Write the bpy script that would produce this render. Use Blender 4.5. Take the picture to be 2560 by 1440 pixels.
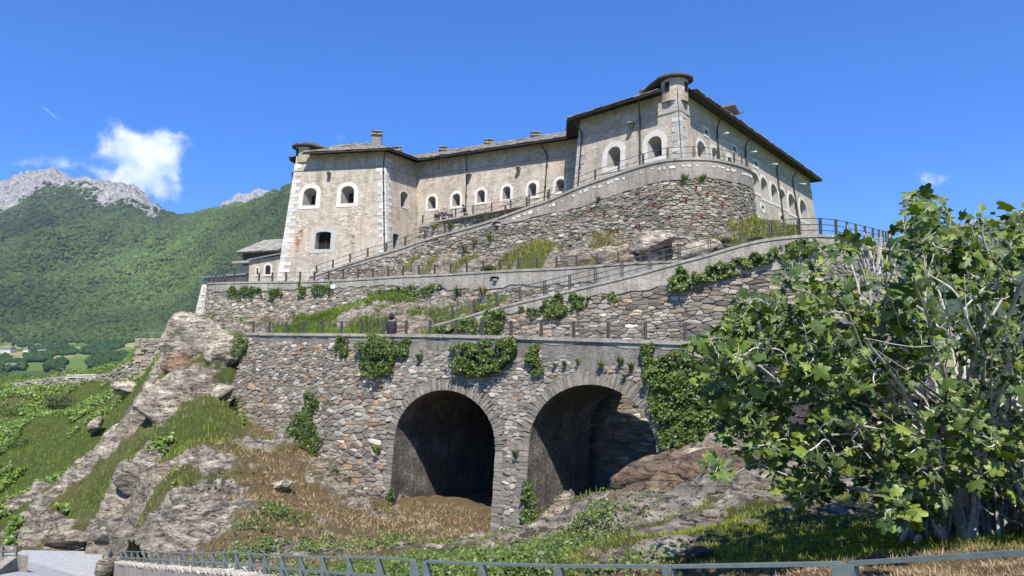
import bpy, math, random
import numpy as np
from mathutils import Vector, Matrix
from mathutils.geometry import tessellate_polygon

random.seed(7); RNG = np.random.default_rng(7)
sc = bpy.context.scene
for o in list(bpy.data.objects): bpy.data.objects.remove(o)
COL = sc.collection

# ---------------------------------------------------------------- camera
F = 1849.0
PITCH = math.atan(150.0 / F)
CP, SP = math.cos(PITCH), math.sin(PITCH)
cam_d = bpy.data.cameras.new('camera'); cam = bpy.data.objects.new('camera', cam_d); COL.objects.link(cam)
cam_d.sensor_width = 36.0; cam_d.lens = 36.0 * F / 2560.0
cam_d.clip_start = 0.05; cam_d.clip_end = 60000
cam.location = (0, 0, 0); cam.rotation_euler = (math.pi / 2 + PITCH, 0, 0)
sc.camera = cam
# ---------------------------------------------------------------- light
SUN_EL = math.radians(57); SUN_AZ = (0.03, -1.0)
sv = Vector((SUN_AZ[0], SUN_AZ[1], 0)).normalized() * math.cos(SUN_EL) + Vector((0, 0, math.sin(SUN_EL)))
sun_d = bpy.data.lights.new('sun', 'SUN'); sun = bpy.data.objects.new('sun', sun_d); COL.objects.link(sun)
sun_d.energy = 5.0; sun_d.angle = math.radians(0.53); sun_d.color = (1.0, 0.965, 0.90)
sun.rotation_euler = sv.to_track_quat('Z', 'Y').to_euler()
sc.view_settings.view_transform = 'Standard'; sc.view_settings.look = 'None'
sc.view_settings.exposure = 0.84; sc.view_settings.gamma = 1.0
sc.view_settings.use_curve_mapping = False

def pdir(u, v):
    a = (u - 1280.0) / F; b = (720.0 - v) / F
    return Vector((a, CP - b * SP, SP + b * CP))
def at(u, v, Y):
    d = pdir(u, v); return d * (Y / d.y)

world = bpy.data.worlds.new('World'); sc.world = world; world.use_nodes = True
def build_world():
    nt = world.node_tree; N = nt.nodes; L = nt.links; N.clear()
    out = N.new('ShaderNodeOutputWorld'); bg = N.new('ShaderNodeBackground'); L.new(bg.outputs[0], out.inputs[0])
    sky = N.new('ShaderNodeTexSky'); sky.sky_type = 'NISHITA'; sky.sun_disc = False
    sky.sun_elevation = SUN_EL; sky.sun_rotation = math.atan2(SUN_AZ[0], SUN_AZ[1])
    sky.altitude = 400; sky.air_density = 0.95; sky.dust_density = 0.25; sky.ozone_density = 2.6
    hs = N.new('ShaderNodeHueSaturation'); hs.inputs['Saturation'].default_value = 1.58; hs.inputs['Value'].default_value = 1.0
    L.new(sky.outputs[0], hs.inputs['Color'])
    tint = N.new('ShaderNodeMixRGB'); tint.blend_type = 'MULTIPLY'; tint.inputs[0].default_value = 1
    tint.inputs[2].default_value = (0.53, 0.96, 1.42, 1)
    L.new(hs.outputs[0], tint.inputs[1])
    tc = N.new('ShaderNodeTexCoord')
    cur = tint.outputs[0]
    def math_(op, a, b=None, c=None):
        m = N.new('ShaderNodeMath'); m.operation = op
        for i, x in enumerate((a, b, c)):
            if x is None: continue
            if isinstance(x, (int, float)): m.inputs[i].default_value = x
            else: L.new(x, m.inputs[i])
        return m.outputs[0]
    nrm = N.new('ShaderNodeVectorMath'); nrm.operation = 'NORMALIZE'; L.new(tc.outputs['Generated'], nrm.inputs[0])
    nz = N.new('ShaderNodeTexNoise'); nz.inputs['Scale'].default_value = 26; nz.inputs['Detail'].default_value = 8
    nz.inputs['Roughness'].default_value = 0.62; L.new(nrm.outputs[0], nz.inputs['Vector'])
    nz2 = N.new('ShaderNodeTexNoise'); nz2.inputs['Scale'].default_value = 9; nz2.inputs['Detail'].default_value = 4
    L.new(nrm.outputs[0], nz2.inputs['Vector'])
    # puffs: (u, v, radius px horizontally, radius px vertically, strength)
    puffs = [(330, 385, 62, 62, 1.3), (385, 370, 70, 44, 1.25), (345, 440, 70, 60, 1.3), (300, 340, 24, 40, 1.0), (405, 475, 46, 40, 1.05), (440, 340, 34, 30, .55),
             (415, 420, 46, 40, 1.1), (620, 360, 60, 30, .30), (865, 345, 42, 22, .42), (2345, 455, 40, 22, .62),
             (150, 412, 110, 18, .42), (95, 450, 90, 24, .3)]
    acc = None
    for (u, v, ru, rv, st) in puffs:
        d = pdir(u, v).normalized()
        right = Vector((1, 0, 0)); right = (right - d * right.dot(d)).normalized(); up = right.cross(d)
        def dot(vec):
            q = N.new('ShaderNodeVectorMath'); q.operation = 'DOT_PRODUCT'; L.new(nrm.outputs[0], q.inputs[0]); q.inputs[1].default_value = vec
            return q.outputs['Value']
        a = math_('MULTIPLY', dot(tuple(right)), F / ru); b = math_('MULTIPLY', dot(tuple(up)), F / rv)
        r2 = math_('ADD', math_('MULTIPLY', a, a), math_('MULTIPLY', b, b))
        front = math_('GREATER_THAN', dot(tuple(d)), 0.5)
        g = math_('MULTIPLY', math_('MULTIPLY', math_('POWER', 2.718, math_('MULTIPLY', r2, -0.8)), st), front)
        acc = g if acc is None else math_('MAXIMUM', acc, g)
    e = math_('ADD', acc, math_('MULTIPLY', math_('SUBTRACT', nz.outputs[0], 0.52), 2.3))
    e = math_('ADD', e, math_('MULTIPLY', math_('SUBTRACT', nz2.outputs[0], 0.5), 0.5))
    gate = math_('MULTIPLY', acc, 3.0); gate.node.use_clamp = True
    m = N.new('ShaderNodeMapRange'); m.inputs[1].default_value = 0.34; m.inputs[2].default_value = 1.15; m.interpolation_type = 'SMOOTHSTEP'
    L.new(e, m.inputs[0])
    mask = math_('MULTIPLY', math_('MULTIPLY', m.outputs[0], gate), 0.9)
    # contrail: thin short streak
    d0 = pdir(108, 268).normalized(); d1 = pdir(142, 295).normalized()
    ax = (d1 - d0); ln = ax.length; ax.normalize(); pn = d0.cross(ax).normalized()
    def dot2(vec):
        q = N.new('ShaderNodeVectorMath'); q.operation = 'DOT_PRODUCT'; L.new(nrm.outputs[0], q.inputs[0]); q.inputs[1].default_value = vec
        return q.outputs['Value']
    mid = (d0 + d1) / 2
    al = math_('ABSOLUTE', math_('SUBTRACT', dot2(tuple(ax)), mid.dot(ax)))
    ac = math_('ABSOLUTE', dot2(tuple(pn)))
    tr = math_('MULTIPLY', math_('LESS_THAN', al, ln / 2), math_('LESS_THAN', ac, 1.1 / F))
    tr = math_('MULTIPLY', tr, math_('GREATER_THAN', dot2(tuple(d0)), .5))
    mask = math_('MAXIMUM', mask, math_('MULTIPLY', tr, .28))
    cmix = N.new('ShaderNodeMixRGB'); L.new(mask, cmix.inputs[0]); L.new(cur, cmix.inputs[1])
    cr = N.new('ShaderNodeValToRGB'); cr.color_ramp.elements[0].color = (5.5, 6.9, 9.2, 1); cr.color_ramp.elements[1].color = (10.2, 10.4, 10.8, 1)
    cr.color_ramp.elements[0].position = .35; cr.color_ramp.elements[1].position = .62
    nz3 = N.new('ShaderNodeTexNoise'); nz3.inputs['Scale'].default_value = 38; nz3.inputs['Detail'].default_value = 5
    L.new(nrm.outputs[0], nz3.inputs['Vector']); L.new(nz3.outputs[0], cr.inputs[0])
    L.new(cr.outputs[0], cmix.inputs[2])
    L.new(cmix.outputs[0], bg.inputs[0]); bg.inputs[1].default_value = 0.082
build_world()

# ---------------------------------------------------------------- helpers
def tag(o, label=None, cat=None, group=None, kind=None):
    if label: o['label'] = label
    if cat: o['category'] = cat
    if group: o['group'] = group
    if kind: o['kind'] = kind
    return o
def thing(name, label, cat, loc=(0, 0, 0), rz=0, group=None):
    o = bpy.data.objects.new(name, None); COL.objects.link(o); o.location = loc; o.rotation_euler.z = rz
    o.empty_display_size = 0.3
    return tag(o, label, cat, group)

class MB:
    """collects polygons (world coordinates) with a tint per face"""
    def __init__(s): s.v = []; s.f = []; s.t = []
    def add(s, vs, fs, tint=(1, 1, 1)):
        b = len(s.v); s.v.extend([tuple(p) for p in vs])
        for f in fs: s.f.append(tuple(i + b for i in f)); s.t.append(tint)
    def quad(s, a, b, c, d, tint=(1, 1, 1)): s.add([a, b, c, d], [(0, 1, 2, 3)], tint)
    def box(s, c, size, rot=0.0, tint=(1, 1, 1), M=None):
        x, y, z = size[0] / 2, size[1] / 2, size[2] / 2
        R = M if M is not None else Matrix.Rotation(rot, 3, 'Z'); c = Vector(c)
        vs = [c + R @ Vector((sx * x, sy * y, sz * z)) for sz in (-1, 1) for sy in (-1, 1) for sx in (-1, 1)]
        s.add(vs, [(0, 2, 3, 1), (4, 5, 7, 6), (0, 1, 5, 4), (2, 6, 7, 3), (0, 4, 6, 2), (1, 3, 7, 5)], tint)
    def bar(s, a, b, w, h=None, tint=(1, 1, 1), up=Vector((0, 0, 1))):
        a = Vector(a); b = Vector(b); d = b - a; L = d.length
        if L < 1e-6: return
        d.normalize(); h = w if h is None else h
        if abs(d.dot(up)) > .98: up = Vector((1, 0, 0))
        sd = d.cross(up).normalized(); uu = sd.cross(d)
        M = Matrix((sd, d, uu)).transposed()
        s.box((a + b) / 2, (w, L, h), M=M, tint=tint)
    def tube(s, pts, rad, n=6, tint=(1, 1, 1), cap=True):
        pts = [Vector(p) for p in pts]; rings = []; b = len(s.v)
        for i, p in enumerate(pts):
            d = (pts[min(i + 1, len(pts) - 1)] - pts[max(i - 1, 0)])
            if d.length < 1e-9: d = Vector((0, 0, 1))
            d.normalize(); ref = Vector((0, 0, 1)) if abs(d.z) < .9 else Vector((1, 0, 0))
            a = d.cross(ref).normalized(); c = d.cross(a)
            r = rad[i] if isinstance(rad, (list, tuple)) else rad
            for k in range(n):
                th = 2 * math.pi * k / n; s.v.append(tuple(p + a * math.cos(th) * r + c * math.sin(th) * r))
        for i in range(len(pts) - 1):
            for k in range(n):
                k2 = (k + 1) % n
                s.f.append((b + i * n + k, b + i * n + k2, b + (i + 1) * n + k2, b + (i + 1) * n + k)); s.t.append(tint)
        if cap:
            s.f.append(tuple(b + k for k in range(n))); s.t.append(tint)
            s.f.append(tuple(b + (len(pts) - 1) * n + k for k in range(n))[::-1]); s.t.append(tint)
    def build(s, name, mat, parent=None, origin=None, smooth=False, kind=None):
        o = np_mesh(name, np.array(s.v, dtype=np.float64), s.f, mat, parent, origin, smooth, s.t)
        if kind: o['kind'] = kind
        return o

def np_mesh(name, V, faces, mat, parent=None, origin=None, smooth=False, tint=None):
    me = bpy.data.meshes.new(name)
    base = Vector(parent.matrix_world.translation) if False else None
    po = Vector((0, 0, 0))
    p = parent
    while p is not None: po = po + Vector(p.location); p = p.parent
    og = Vector(origin) if origin is not None else (po if parent is not None else Vector((0, 0, 0)))
    V = V - np.array(og)
    if isinstance(faces, np.ndarray):
        n = faces.shape[0]; k = faces.shape[1]
        me.vertices.add(len(V)); me.vertices.foreach_set('co', V.astype(np.float32).ravel())
        me.loops.add(n * k); me.loops.foreach_set('vertex_index', faces.astype(np.int32).ravel())
        me.polygons.add(n); me.polygons.foreach_set('loop_start', np.arange(0, n * k, k, dtype=np.int32))
        me.polygons.foreach_set('loop_total', np.full(n, k, dtype=np.int32))
        me.update(calc_edges=True)
    else:
        me.from_pydata([tuple(x) for x in V], [], faces)
    if tint is not None and len(me.polygons):
        T = np.ones((len(me.polygons), 4), dtype=np.float32); T[:, :3] = np.array(tint, dtype=np.float32).reshape(-1, 3)
        at_ = me.attributes.new('tint', 'FLOAT_COLOR', 'FACE'); at_.data.foreach_set('color', T.ravel())
    if smooth: me.polygons.foreach_set('use_smooth', np.ones(len(me.polygons), dtype=bool))
    if mat: me.materials.append(mat)
    o = bpy.data.objects.new(name, me); COL.objects.link(o)
    if parent is not None:
        o.parent = parent; o.location = og - po
    else: o.location = og
    return o

# vectorised value noise
def _hash(ix, iy, iz, seed):
    h = (ix * 374761393 + iy * 668265263 + iz * 2147483647 + seed * 1274126177) & 0xFFFFFFFF
    h = ((h ^ (h >> 13)) * 1274126177) & 0xFFFFFFFF
    h = (h ^ (h >> 16)) & 0xFFFF
    return h / 32767.5 - 1.0
def vnoise(x, y, z=0.0, seed=0):
    x = np.asarray(x, dtype=np.float64); y = np.asarray(y, dtype=np.float64) + 0 * x; z = np.asarray(z, dtype=np.float64) + 0 * x
    x0 = np.floor(x); y0 = np.floor(y); z0 = np.floor(z)
    fx, fy, fz = x - x0, y - y0, z - z0
    fx = fx * fx * (3 - 2 * fx); fy = fy * fy * (3 - 2 * fy); fz = fz * fz * (3 - 2 * fz)
    xi, yi, zi = x0.astype(np.int64), y0.astype(np.int64), z0.astype(np.int64)
    r = 0
    for dx in (0, 1):
        for dy in (0, 1):
            for dz in (0, 1):
                w = (fx if dx else 1 - fx) * (fy if dy else 1 - fy) * (fz if dz else 1 - fz)
                r = r + w * _hash(xi + dx, yi + dy, zi + dz, seed)
    return r
def fbm(x, y, z=0.0, oct=4, seed=0, ridged=False):
    a = 1.0; s = 0; tot = 0; f = 1.0
    for i in range(oct):
        n = vnoise(np.asarray(x) * f, np.asarray(y) * f, np.asarray(z) * f, seed + i * 17)
        if ridged: n = 1 - 2 * np.abs(n)
        s = s + a * n; tot += a; a *= .5; f *= 2.03
    return s / tot

# ---------------------------------------------------------------- materials
def mat_new(name):
    m = bpy.data.materials.new(name); m.use_nodes = True
    nt = m.node_tree; nt.nodes.clear()
    out = nt.nodes.new('ShaderNodeOutputMaterial'); b = nt.nodes.new('ShaderNodeBsdfPrincipled')
    nt.links.new(b.outputs[0], out.inputs[0])
    return m, nt, b
def NN(nt, t, **kw):
    n = nt.nodes.new(t)
    for k, v in kw.items():
        if k in n.inputs.keys() if hasattr(n.inputs, 'keys') else False: n.inputs[k].default_value = v
        else: setattr(n, k, v)
    return n
def pos(nt, scale=(1, 1, 1), rot=(0, 0, 0)):
    g = nt.nodes.new('ShaderNodeNewGeometry'); mp = nt.nodes.new('ShaderNodeMapping')
    mp.inputs['Scale'].default_value = scale; mp.inputs['Rotation'].default_value = rot
    nt.links.new(g.outputs['Position'], mp.inputs['Vector']); return mp.outputs[0]
def noise(nt, vec, scale, detail=5, rough=.6, dist=0):
    n = nt.nodes.new('ShaderNodeTexNoise'); n.inputs['Scale'].default_value = scale; n.inputs['Detail'].default_value = detail
    n.inputs['Roughness'].default_value = rough; n.inputs['Distortion'].default_value = dist
    nt.links.new(vec, n.inputs['Vector']); return n.outputs[0]
def ramp(nt, fac, stops):
    r = nt.nodes.new('ShaderNodeValToRGB'); e = r.color_ramp.elements
    while len(e) < len(stops): e.new(0.5)
    for i, (p, c) in enumerate(stops):
        e[i].position = p; e[i].color = (c[0], c[1], c[2], 1) if not isinstance(c, (int, float)) else (c, c, c, 1)
    nt.links.new(fac, r.inputs[0]); return r.outputs[0]
def mix(nt, fac, a, b, mode='MIX'):
    m = nt.nodes.new('ShaderNodeMixRGB'); m.blend_type = mode
    for i, x in enumerate((fac, a, b)):
        if isinstance(x, (int, float)): m.inputs[i].default_value = x if i == 0 else (x, x, x, 1)
        elif isinstance(x, tuple): m.inputs[i].default_value = (x[0], x[1], x[2], 1)
        else: nt.links.new(x, m.inputs[i])
    return m.outputs[0]
def bump(nt, b, h, strength=.5, dist=.05):
    n = nt.nodes.new('ShaderNodeBump'); n.inputs['Strength'].default_value = strength; n.inputs['Distance'].default_value = dist
    nt.links.new(h, n.inputs['Height']); nt.links.new(n.outputs[0], b.inputs['Normal'])
def attr(nt, name='tint'):
    a = nt.nodes.new('ShaderNodeAttribute'); a.attribute_name = name; return a.outputs['Color']
def setc(nt, b, c, rough=.9, spec=.25):
    if isinstance(c, tuple): b.inputs['Base Color'].default_value = (c[0], c[1], c[2], 1)
    else: nt.links.new(c, b.inputs['Base Color'])
    b.inputs['Roughness'].default_value = rough; b.inputs['Specular IOR Level'].default_value = spec

def m_stone():
    m, nt, b = mat_new('fieldstone'); p = pos(nt, (1, 1, 2.2))
    n1 = noise(nt, p, 2.2, 6, .65); n2 = noise(nt, p, 14, 6, .7)
    c = mix(nt, 1.0, attr(nt), ramp(nt, n2, [(.25, .65), (.5, 1.15), (.75, 1.75)]), 'MULTIPLY')
    c = mix(nt, 1.0, c, (1.07, 1.0, .89), 'MULTIPLY')
    c = mix(nt, 1.0, c, ramp(nt, n1, [(.3, (.72, .70, .70)), (.55, (1.0, 1, 1)), (.75, (1.22, 1.2, 1.12))]), 'MULTIPLY')
    setc(nt, b, c, .92); bump(nt, b, mix(nt, .5, noise(nt, p, 9, 6, .7), noise(nt, p, 40, 4, .7)), .9, .05); return m
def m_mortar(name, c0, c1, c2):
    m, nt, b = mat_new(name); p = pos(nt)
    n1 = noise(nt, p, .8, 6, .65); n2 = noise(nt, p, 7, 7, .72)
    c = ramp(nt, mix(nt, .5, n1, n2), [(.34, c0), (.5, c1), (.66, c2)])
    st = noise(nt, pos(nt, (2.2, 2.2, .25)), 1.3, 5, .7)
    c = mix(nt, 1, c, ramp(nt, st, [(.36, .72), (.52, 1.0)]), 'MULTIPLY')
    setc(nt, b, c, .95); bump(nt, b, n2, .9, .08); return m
def m_facade():
    m, nt, b = mat_new('weathered_facade_plaster'); p = pos(nt, (1, 1, 1.9)); pp = pos(nt)
    wob = nt.nodes.new('ShaderNodeMixRGB'); wob.inputs[0].default_value = .22
    nz = nt.nodes.new('ShaderNodeTexNoise'); nz.inputs['Scale'].default_value = 3; nt.links.new(p, nz.inputs['Vector'])
    nt.links.new(p, wob.inputs[1]); nt.links.new(nz.outputs['Color'], wob.inputs[2])
    vor = nt.nodes.new('ShaderNodeTexVoronoi'); vor.inputs['Scale'].default_value = 3.6; vor.inputs['Randomness'].default_value = 1
    nt.links.new(wob.outputs[0], vor.inputs['Vector'])
    vd = nt.nodes.new('ShaderNodeTexVoronoi'); vd.feature = 'DISTANCE_TO_EDGE'; vd.inputs['Scale'].default_value = 3.6
    nt.links.new(wob.outputs[0], vd.inputs['Vector'])
    n1 = noise(nt, pp, .33, 5, .6); n2 = noise(nt, pp, 2.0, 6, .7); n3 = noise(nt, pp, 11, 6, .75)
    base = ramp(nt, n2, [(.33, (.35, .30, .24)), (.5, (.46, .40, .325)), (.68, (.545, .48, .40))])
    tint = ramp(nt, n1, [(.35, (1.0, .93, .90)), (.5, (1, 1, .98)), (.68, (.84, .88, .86))])
    base = mix(nt, 1, base, tint, 'MULTIPLY')
    sepc = nt.nodes.new('ShaderNodeSeparateColor'); nt.links.new(vor.outputs['Color'], sepc.inputs[0])
    sc_ = ramp(nt, sepc.outputs[0], [(.0, (.70, .67, .64)), (.5, (.95, .93, .9)), (1., (1.26, 1.25, 1.2))])
    stone = mix(nt, 1, base, sc_, 'MULTIPLY')
    expo = ramp(nt, mix(nt, .35, noise(nt, pp, .55, 5, .65), n2), [(.43, 0.0), (.58, 1.0)])
    c = mix(nt, mix(nt, 1, expo, 0.85, 'MULTIPLY'), base, stone)
    edge = ramp(nt, vd.outputs[0], [(.0, .58), (.07, 1.0)])
    c = mix(nt, mix(nt, 1, expo, .75, 'MULTIPLY'), c, mix(nt, 1, c, edge, 'MULTIPLY'))
    c = mix(nt, 1, c, ramp(nt, n3, [(.28, .66), (.45, .98), (.7, 1.12)]), 'MULTIPLY')
    st = noise(nt, pos(nt, (1.6, 1.6, .13)), 1.1, 5, .65)
    c = mix(nt, 1, c, ramp(nt, st, [(.36, .80), (.52, 1.0)]), 'MULTIPLY')
    setc(nt, b, c, .95)
    h = mix(nt, .5, mix(nt, 1, ramp(nt, vd.outputs[0], [(.0, .0), (.12, 1.0)]), expo, 'MULTIPLY'), n3)
    bump(nt, b, h, .8, .06); return m
def m_simple(name, c, rough=.8, var=.25, scale=6, metal=0, bmp=.2, spec=.3, useattr=False, bd=.01):
    m, nt, b = mat_new(name); p = pos(nt); n = noise(nt, p, scale, 6, .65)
    v = ramp(nt, n, [(.3, 1 - var), (.7, 1 + var)])
    src = attr(nt) if useattr else (c[0], c[1], c[2])
    if useattr: src = mix(nt, 1, src, (c[0], c[1], c[2]), 'MULTIPLY')
    cc = mix(nt, 1, src, v, 'MULTIPLY')
    setc(nt, b, cc, rough, spec); b.inputs['Metallic'].default_value = metal
    if bmp: bump(nt, b, n, bmp, bd)
    return m
def rock_color(nt, fine=1.0):
    # gneiss: tilted layers, pale / grey / rusty
    p = pos(nt); q = pos(nt, (1.0, .6, 3.4), (0.25, 0.62, 0.2))
    lay = noise(nt, q, 1.1 * fine, 9, .68, .6); big = noise(nt, p, .22, 5, .6); sm = noise(nt, p, 7, 7, .75)
    c = ramp(nt, lay, [(.32, (.06, .052, .045)), (.43, (.135, .118, .098)), (.52, (.225, .198, .165)), (.61, (.33, .30, .255)), (.70, (.50, .47, .42))])
    c = mix(nt, ramp(nt, big, [(.54, 0.), (.68, .6)]), c, mix(nt, 1, c, (1.05, .86, .74), 'MULTIPLY'))
    c = mix(nt, ramp(nt, noise(nt, p, .5, 6, .7), [(.52, 0.), (.68, .6)]), c, (.10, .098, .09))
    c = mix(nt, 1, c, ramp(nt, sm, [(.28, .55), (.5, 1.0), (.72, 1.35)]), 'MULTIPLY')
    if False: pass
    vo = nt.nodes.new('ShaderNodeTexVoronoi'); vo.feature = 'DISTANCE_TO_EDGE'; vo.inputs['Scale'].default_value = .75
    wobv = nt.nodes.new('ShaderNodeMixRGB'); wobv.inputs[0].default_value = .35; n_ = nt.nodes.new('ShaderNodeTexNoise'); n_.inputs['Scale'].default_value = 1.2; n_.inputs['Detail'].default_value = 5
    nt.links.new(q, n_.inputs['Vector']); nt.links.new(q, wobv.inputs[1]); nt.links.new(n_.outputs['Color'], wobv.inputs[2]); nt.links.new(wobv.outputs[0], vo.inputs['Vector'])
    cr = ramp(nt, noise(nt, q, 2.6, 8, .75, 1.2), [(.36, .28), (.46, 1.0)])
    c = mix(nt, 1, c, (1.06, 1.02, .94), 'MULTIPLY')
    c = mix(nt, 1, c, cr, 'MULTIPLY')
    h = mix(nt, .35, mix(nt, .45, lay, sm), cr)
    return c, h
def m_rock(name='gneiss_rock', mult=(1, 1, 1)):
    m, nt, b = mat_new(name); c, h = rock_color(nt)
    c = mix(nt, 1, c, mult, 'MULTIPLY'); setc(nt, b, c, .88, .3); bump(nt, b, h, 1.0, .30); return m
def m_ground():
    m, nt, b = mat_new('hillside_ground'); p = pos(nt)
    rc, h = rock_color(nt)
    at_ = attr(nt, 'zone'); sep = nt.nodes.new('ShaderNodeSeparateColor'); nt.links.new(at_, sep.inputs[0])
    n = noise(nt, p, 1.7, 6, .7); nf = noise(nt, p, 22, 5, .75)
    grass = ramp(nt, mix(nt, .5, n, nf), [(.35, (.045, .062, .014)), (.5, (.085, .125, .022)), (.65, (.15, .20, .045))])
    dry = ramp(nt, mix(nt, .5, n, nf), [(.33, (.10, .065, .035)), (.5, (.24, .165, .085)), (.68, (.40, .30, .17))])
    soil = mix(nt, ramp(nt, noise(nt, p, .8, 6, .7), [(.42, 0.), (.58, 1.)]), grass, dry)
    gd = mix(nt, sep.outputs[0], dry, grass)
    gd = mix(nt, ramp(nt, noise(nt, p, 2.4, 5, .7), [(.5, 0.), (.7, .5)]), gd, soil)
    rk = nt.nodes.new('ShaderNodeMath'); rk.operation = 'ADD'; nt.links.new(sep.outputs[1], rk.inputs[0])
    nn = nt.nodes.new('ShaderNodeMath'); nn.operation = 'MULTIPLY_ADD'; nt.links.new(noise(nt, p, .9, 7, .7), nn.inputs[0]); nn.inputs[1].default_value = 1.5; nn.inputs[2].default_value = -.75
    nt.links.new(nn.outputs[0], rk.inputs[1])
    rf = ramp(nt, rk.outputs[0], [(.42, 0.), (.56, 1.)])
    c = mix(nt, rf, gd, rc)
    setc(nt, b, c, .95, .2)
    bump(nt, b, mix(nt, rf, nf, h), 1.0, .28); return m
def m_leaf(name, mult=(1, 1, 1), rough=.5, trans=.35, spec=.4):
    m, nt, b = mat_new(name)
    c = mix(nt, 1, attr(nt), mult, 'MULTIPLY'); setc(nt, b, c, rough, spec)
    tr = nt.nodes.new('ShaderNodeBsdfTranslucent'); ms = nt.nodes.new('ShaderNodeMixShader'); ms.inputs[0].default_value = trans
    tc = mix(nt, 1, c, (1.5, 1.7, .6), 'MULTIPLY'); nt.links.new(tc, tr.inputs[0])
    out = [n for n in nt.nodes if n.type == 'OUTPUT_MATERIAL'][0]
    nt.links.new(b.outputs[0], ms.inputs[1]); nt.links.new(tr.outputs[0], ms.inputs[2]); nt.links.new(ms.outputs[0], out.inputs[0])
    return m
def m_mountain():
    m, nt, b = mat_new('mountain_slope'); p = pos(nt)
    at_ = attr(nt, 'zone'); sep = nt.nodes.new('ShaderNodeSeparateColor'); nt.links.new(at_, sep.inputs[0])
    q = pos(nt, (1, 1, .45), (0, .5, 0))
    n = noise(nt, q, .03, 9, .72, .3); n2 = noise(nt, p, .012, 7, .7)
    n_r = noise(nt, pos(nt, (1, 1, .6), (0, .7, .3)), .055, 10, .78, .5)
    rock = ramp(nt, n_r, [(.36, (.07, .072, .06)), (.45, (.20, .185, .17)), (.53, (.32, .30, .28)), (.64, (.48, .455, .43))])
    forest = ramp(nt, mix(nt, .5, noise(nt, p, .06, 8, .75), n2), [(.35, (.025, .042, .012)), (.5, (.045, .070, .016)), (.65, (.075, .105, .024))])
    add = nt.nodes.new('ShaderNodeMath'); add.operation = 'ADD'; nt.links.new(sep.outputs[0], add.inputs[0])
    k = nt.nodes.new('ShaderNodeMath'); k.operation = 'MULTIPLY_ADD'; nt.links.new(noise(nt, p, .018, 8, .7), k.inputs[0]); k.inputs[1].default_value = 2.6; k.inputs[2].default_value = -1.3
    nt.links.new(k.outputs[0], add.inputs[1])
    f = ramp(nt, add.outputs[0], [(.44, 0.), (.54, 1.)])
    setc(nt, b, mix(nt, f, forest, rock), .95, .1)
    bump(nt, b, n, 1.0, 18); return m
def m_valley():
    m, nt, b = mat_new('valley_fields'); p = pos(nt)
    v = nt.nodes.new('ShaderNodeTexVoronoi'); v.inputs['Scale'].default_value = .011; nt.links.new(pos(nt, (1, .55, 1)), v.inputs['Vector'])
    s = nt.nodes.new('ShaderNodeSeparateColor'); nt.links.new(v.outputs['Color'], s.inputs[0])
    c = ramp(nt, s.outputs[0], [(.0, (.055, .09, .022)), (.35, (.10, .15, .035)), (.6, (.14, .18, .05)), (.85, (.30, .25, .12)), (1, (.08, .12, .03))])
    c = mix(nt, 1, c, ramp(nt, noise(nt, p, .05, 6, .7), [(.3, .7), (.7, 1.2)]), 'MULTIPLY')
    setc(nt, b, c, .95, .1); return m

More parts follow.
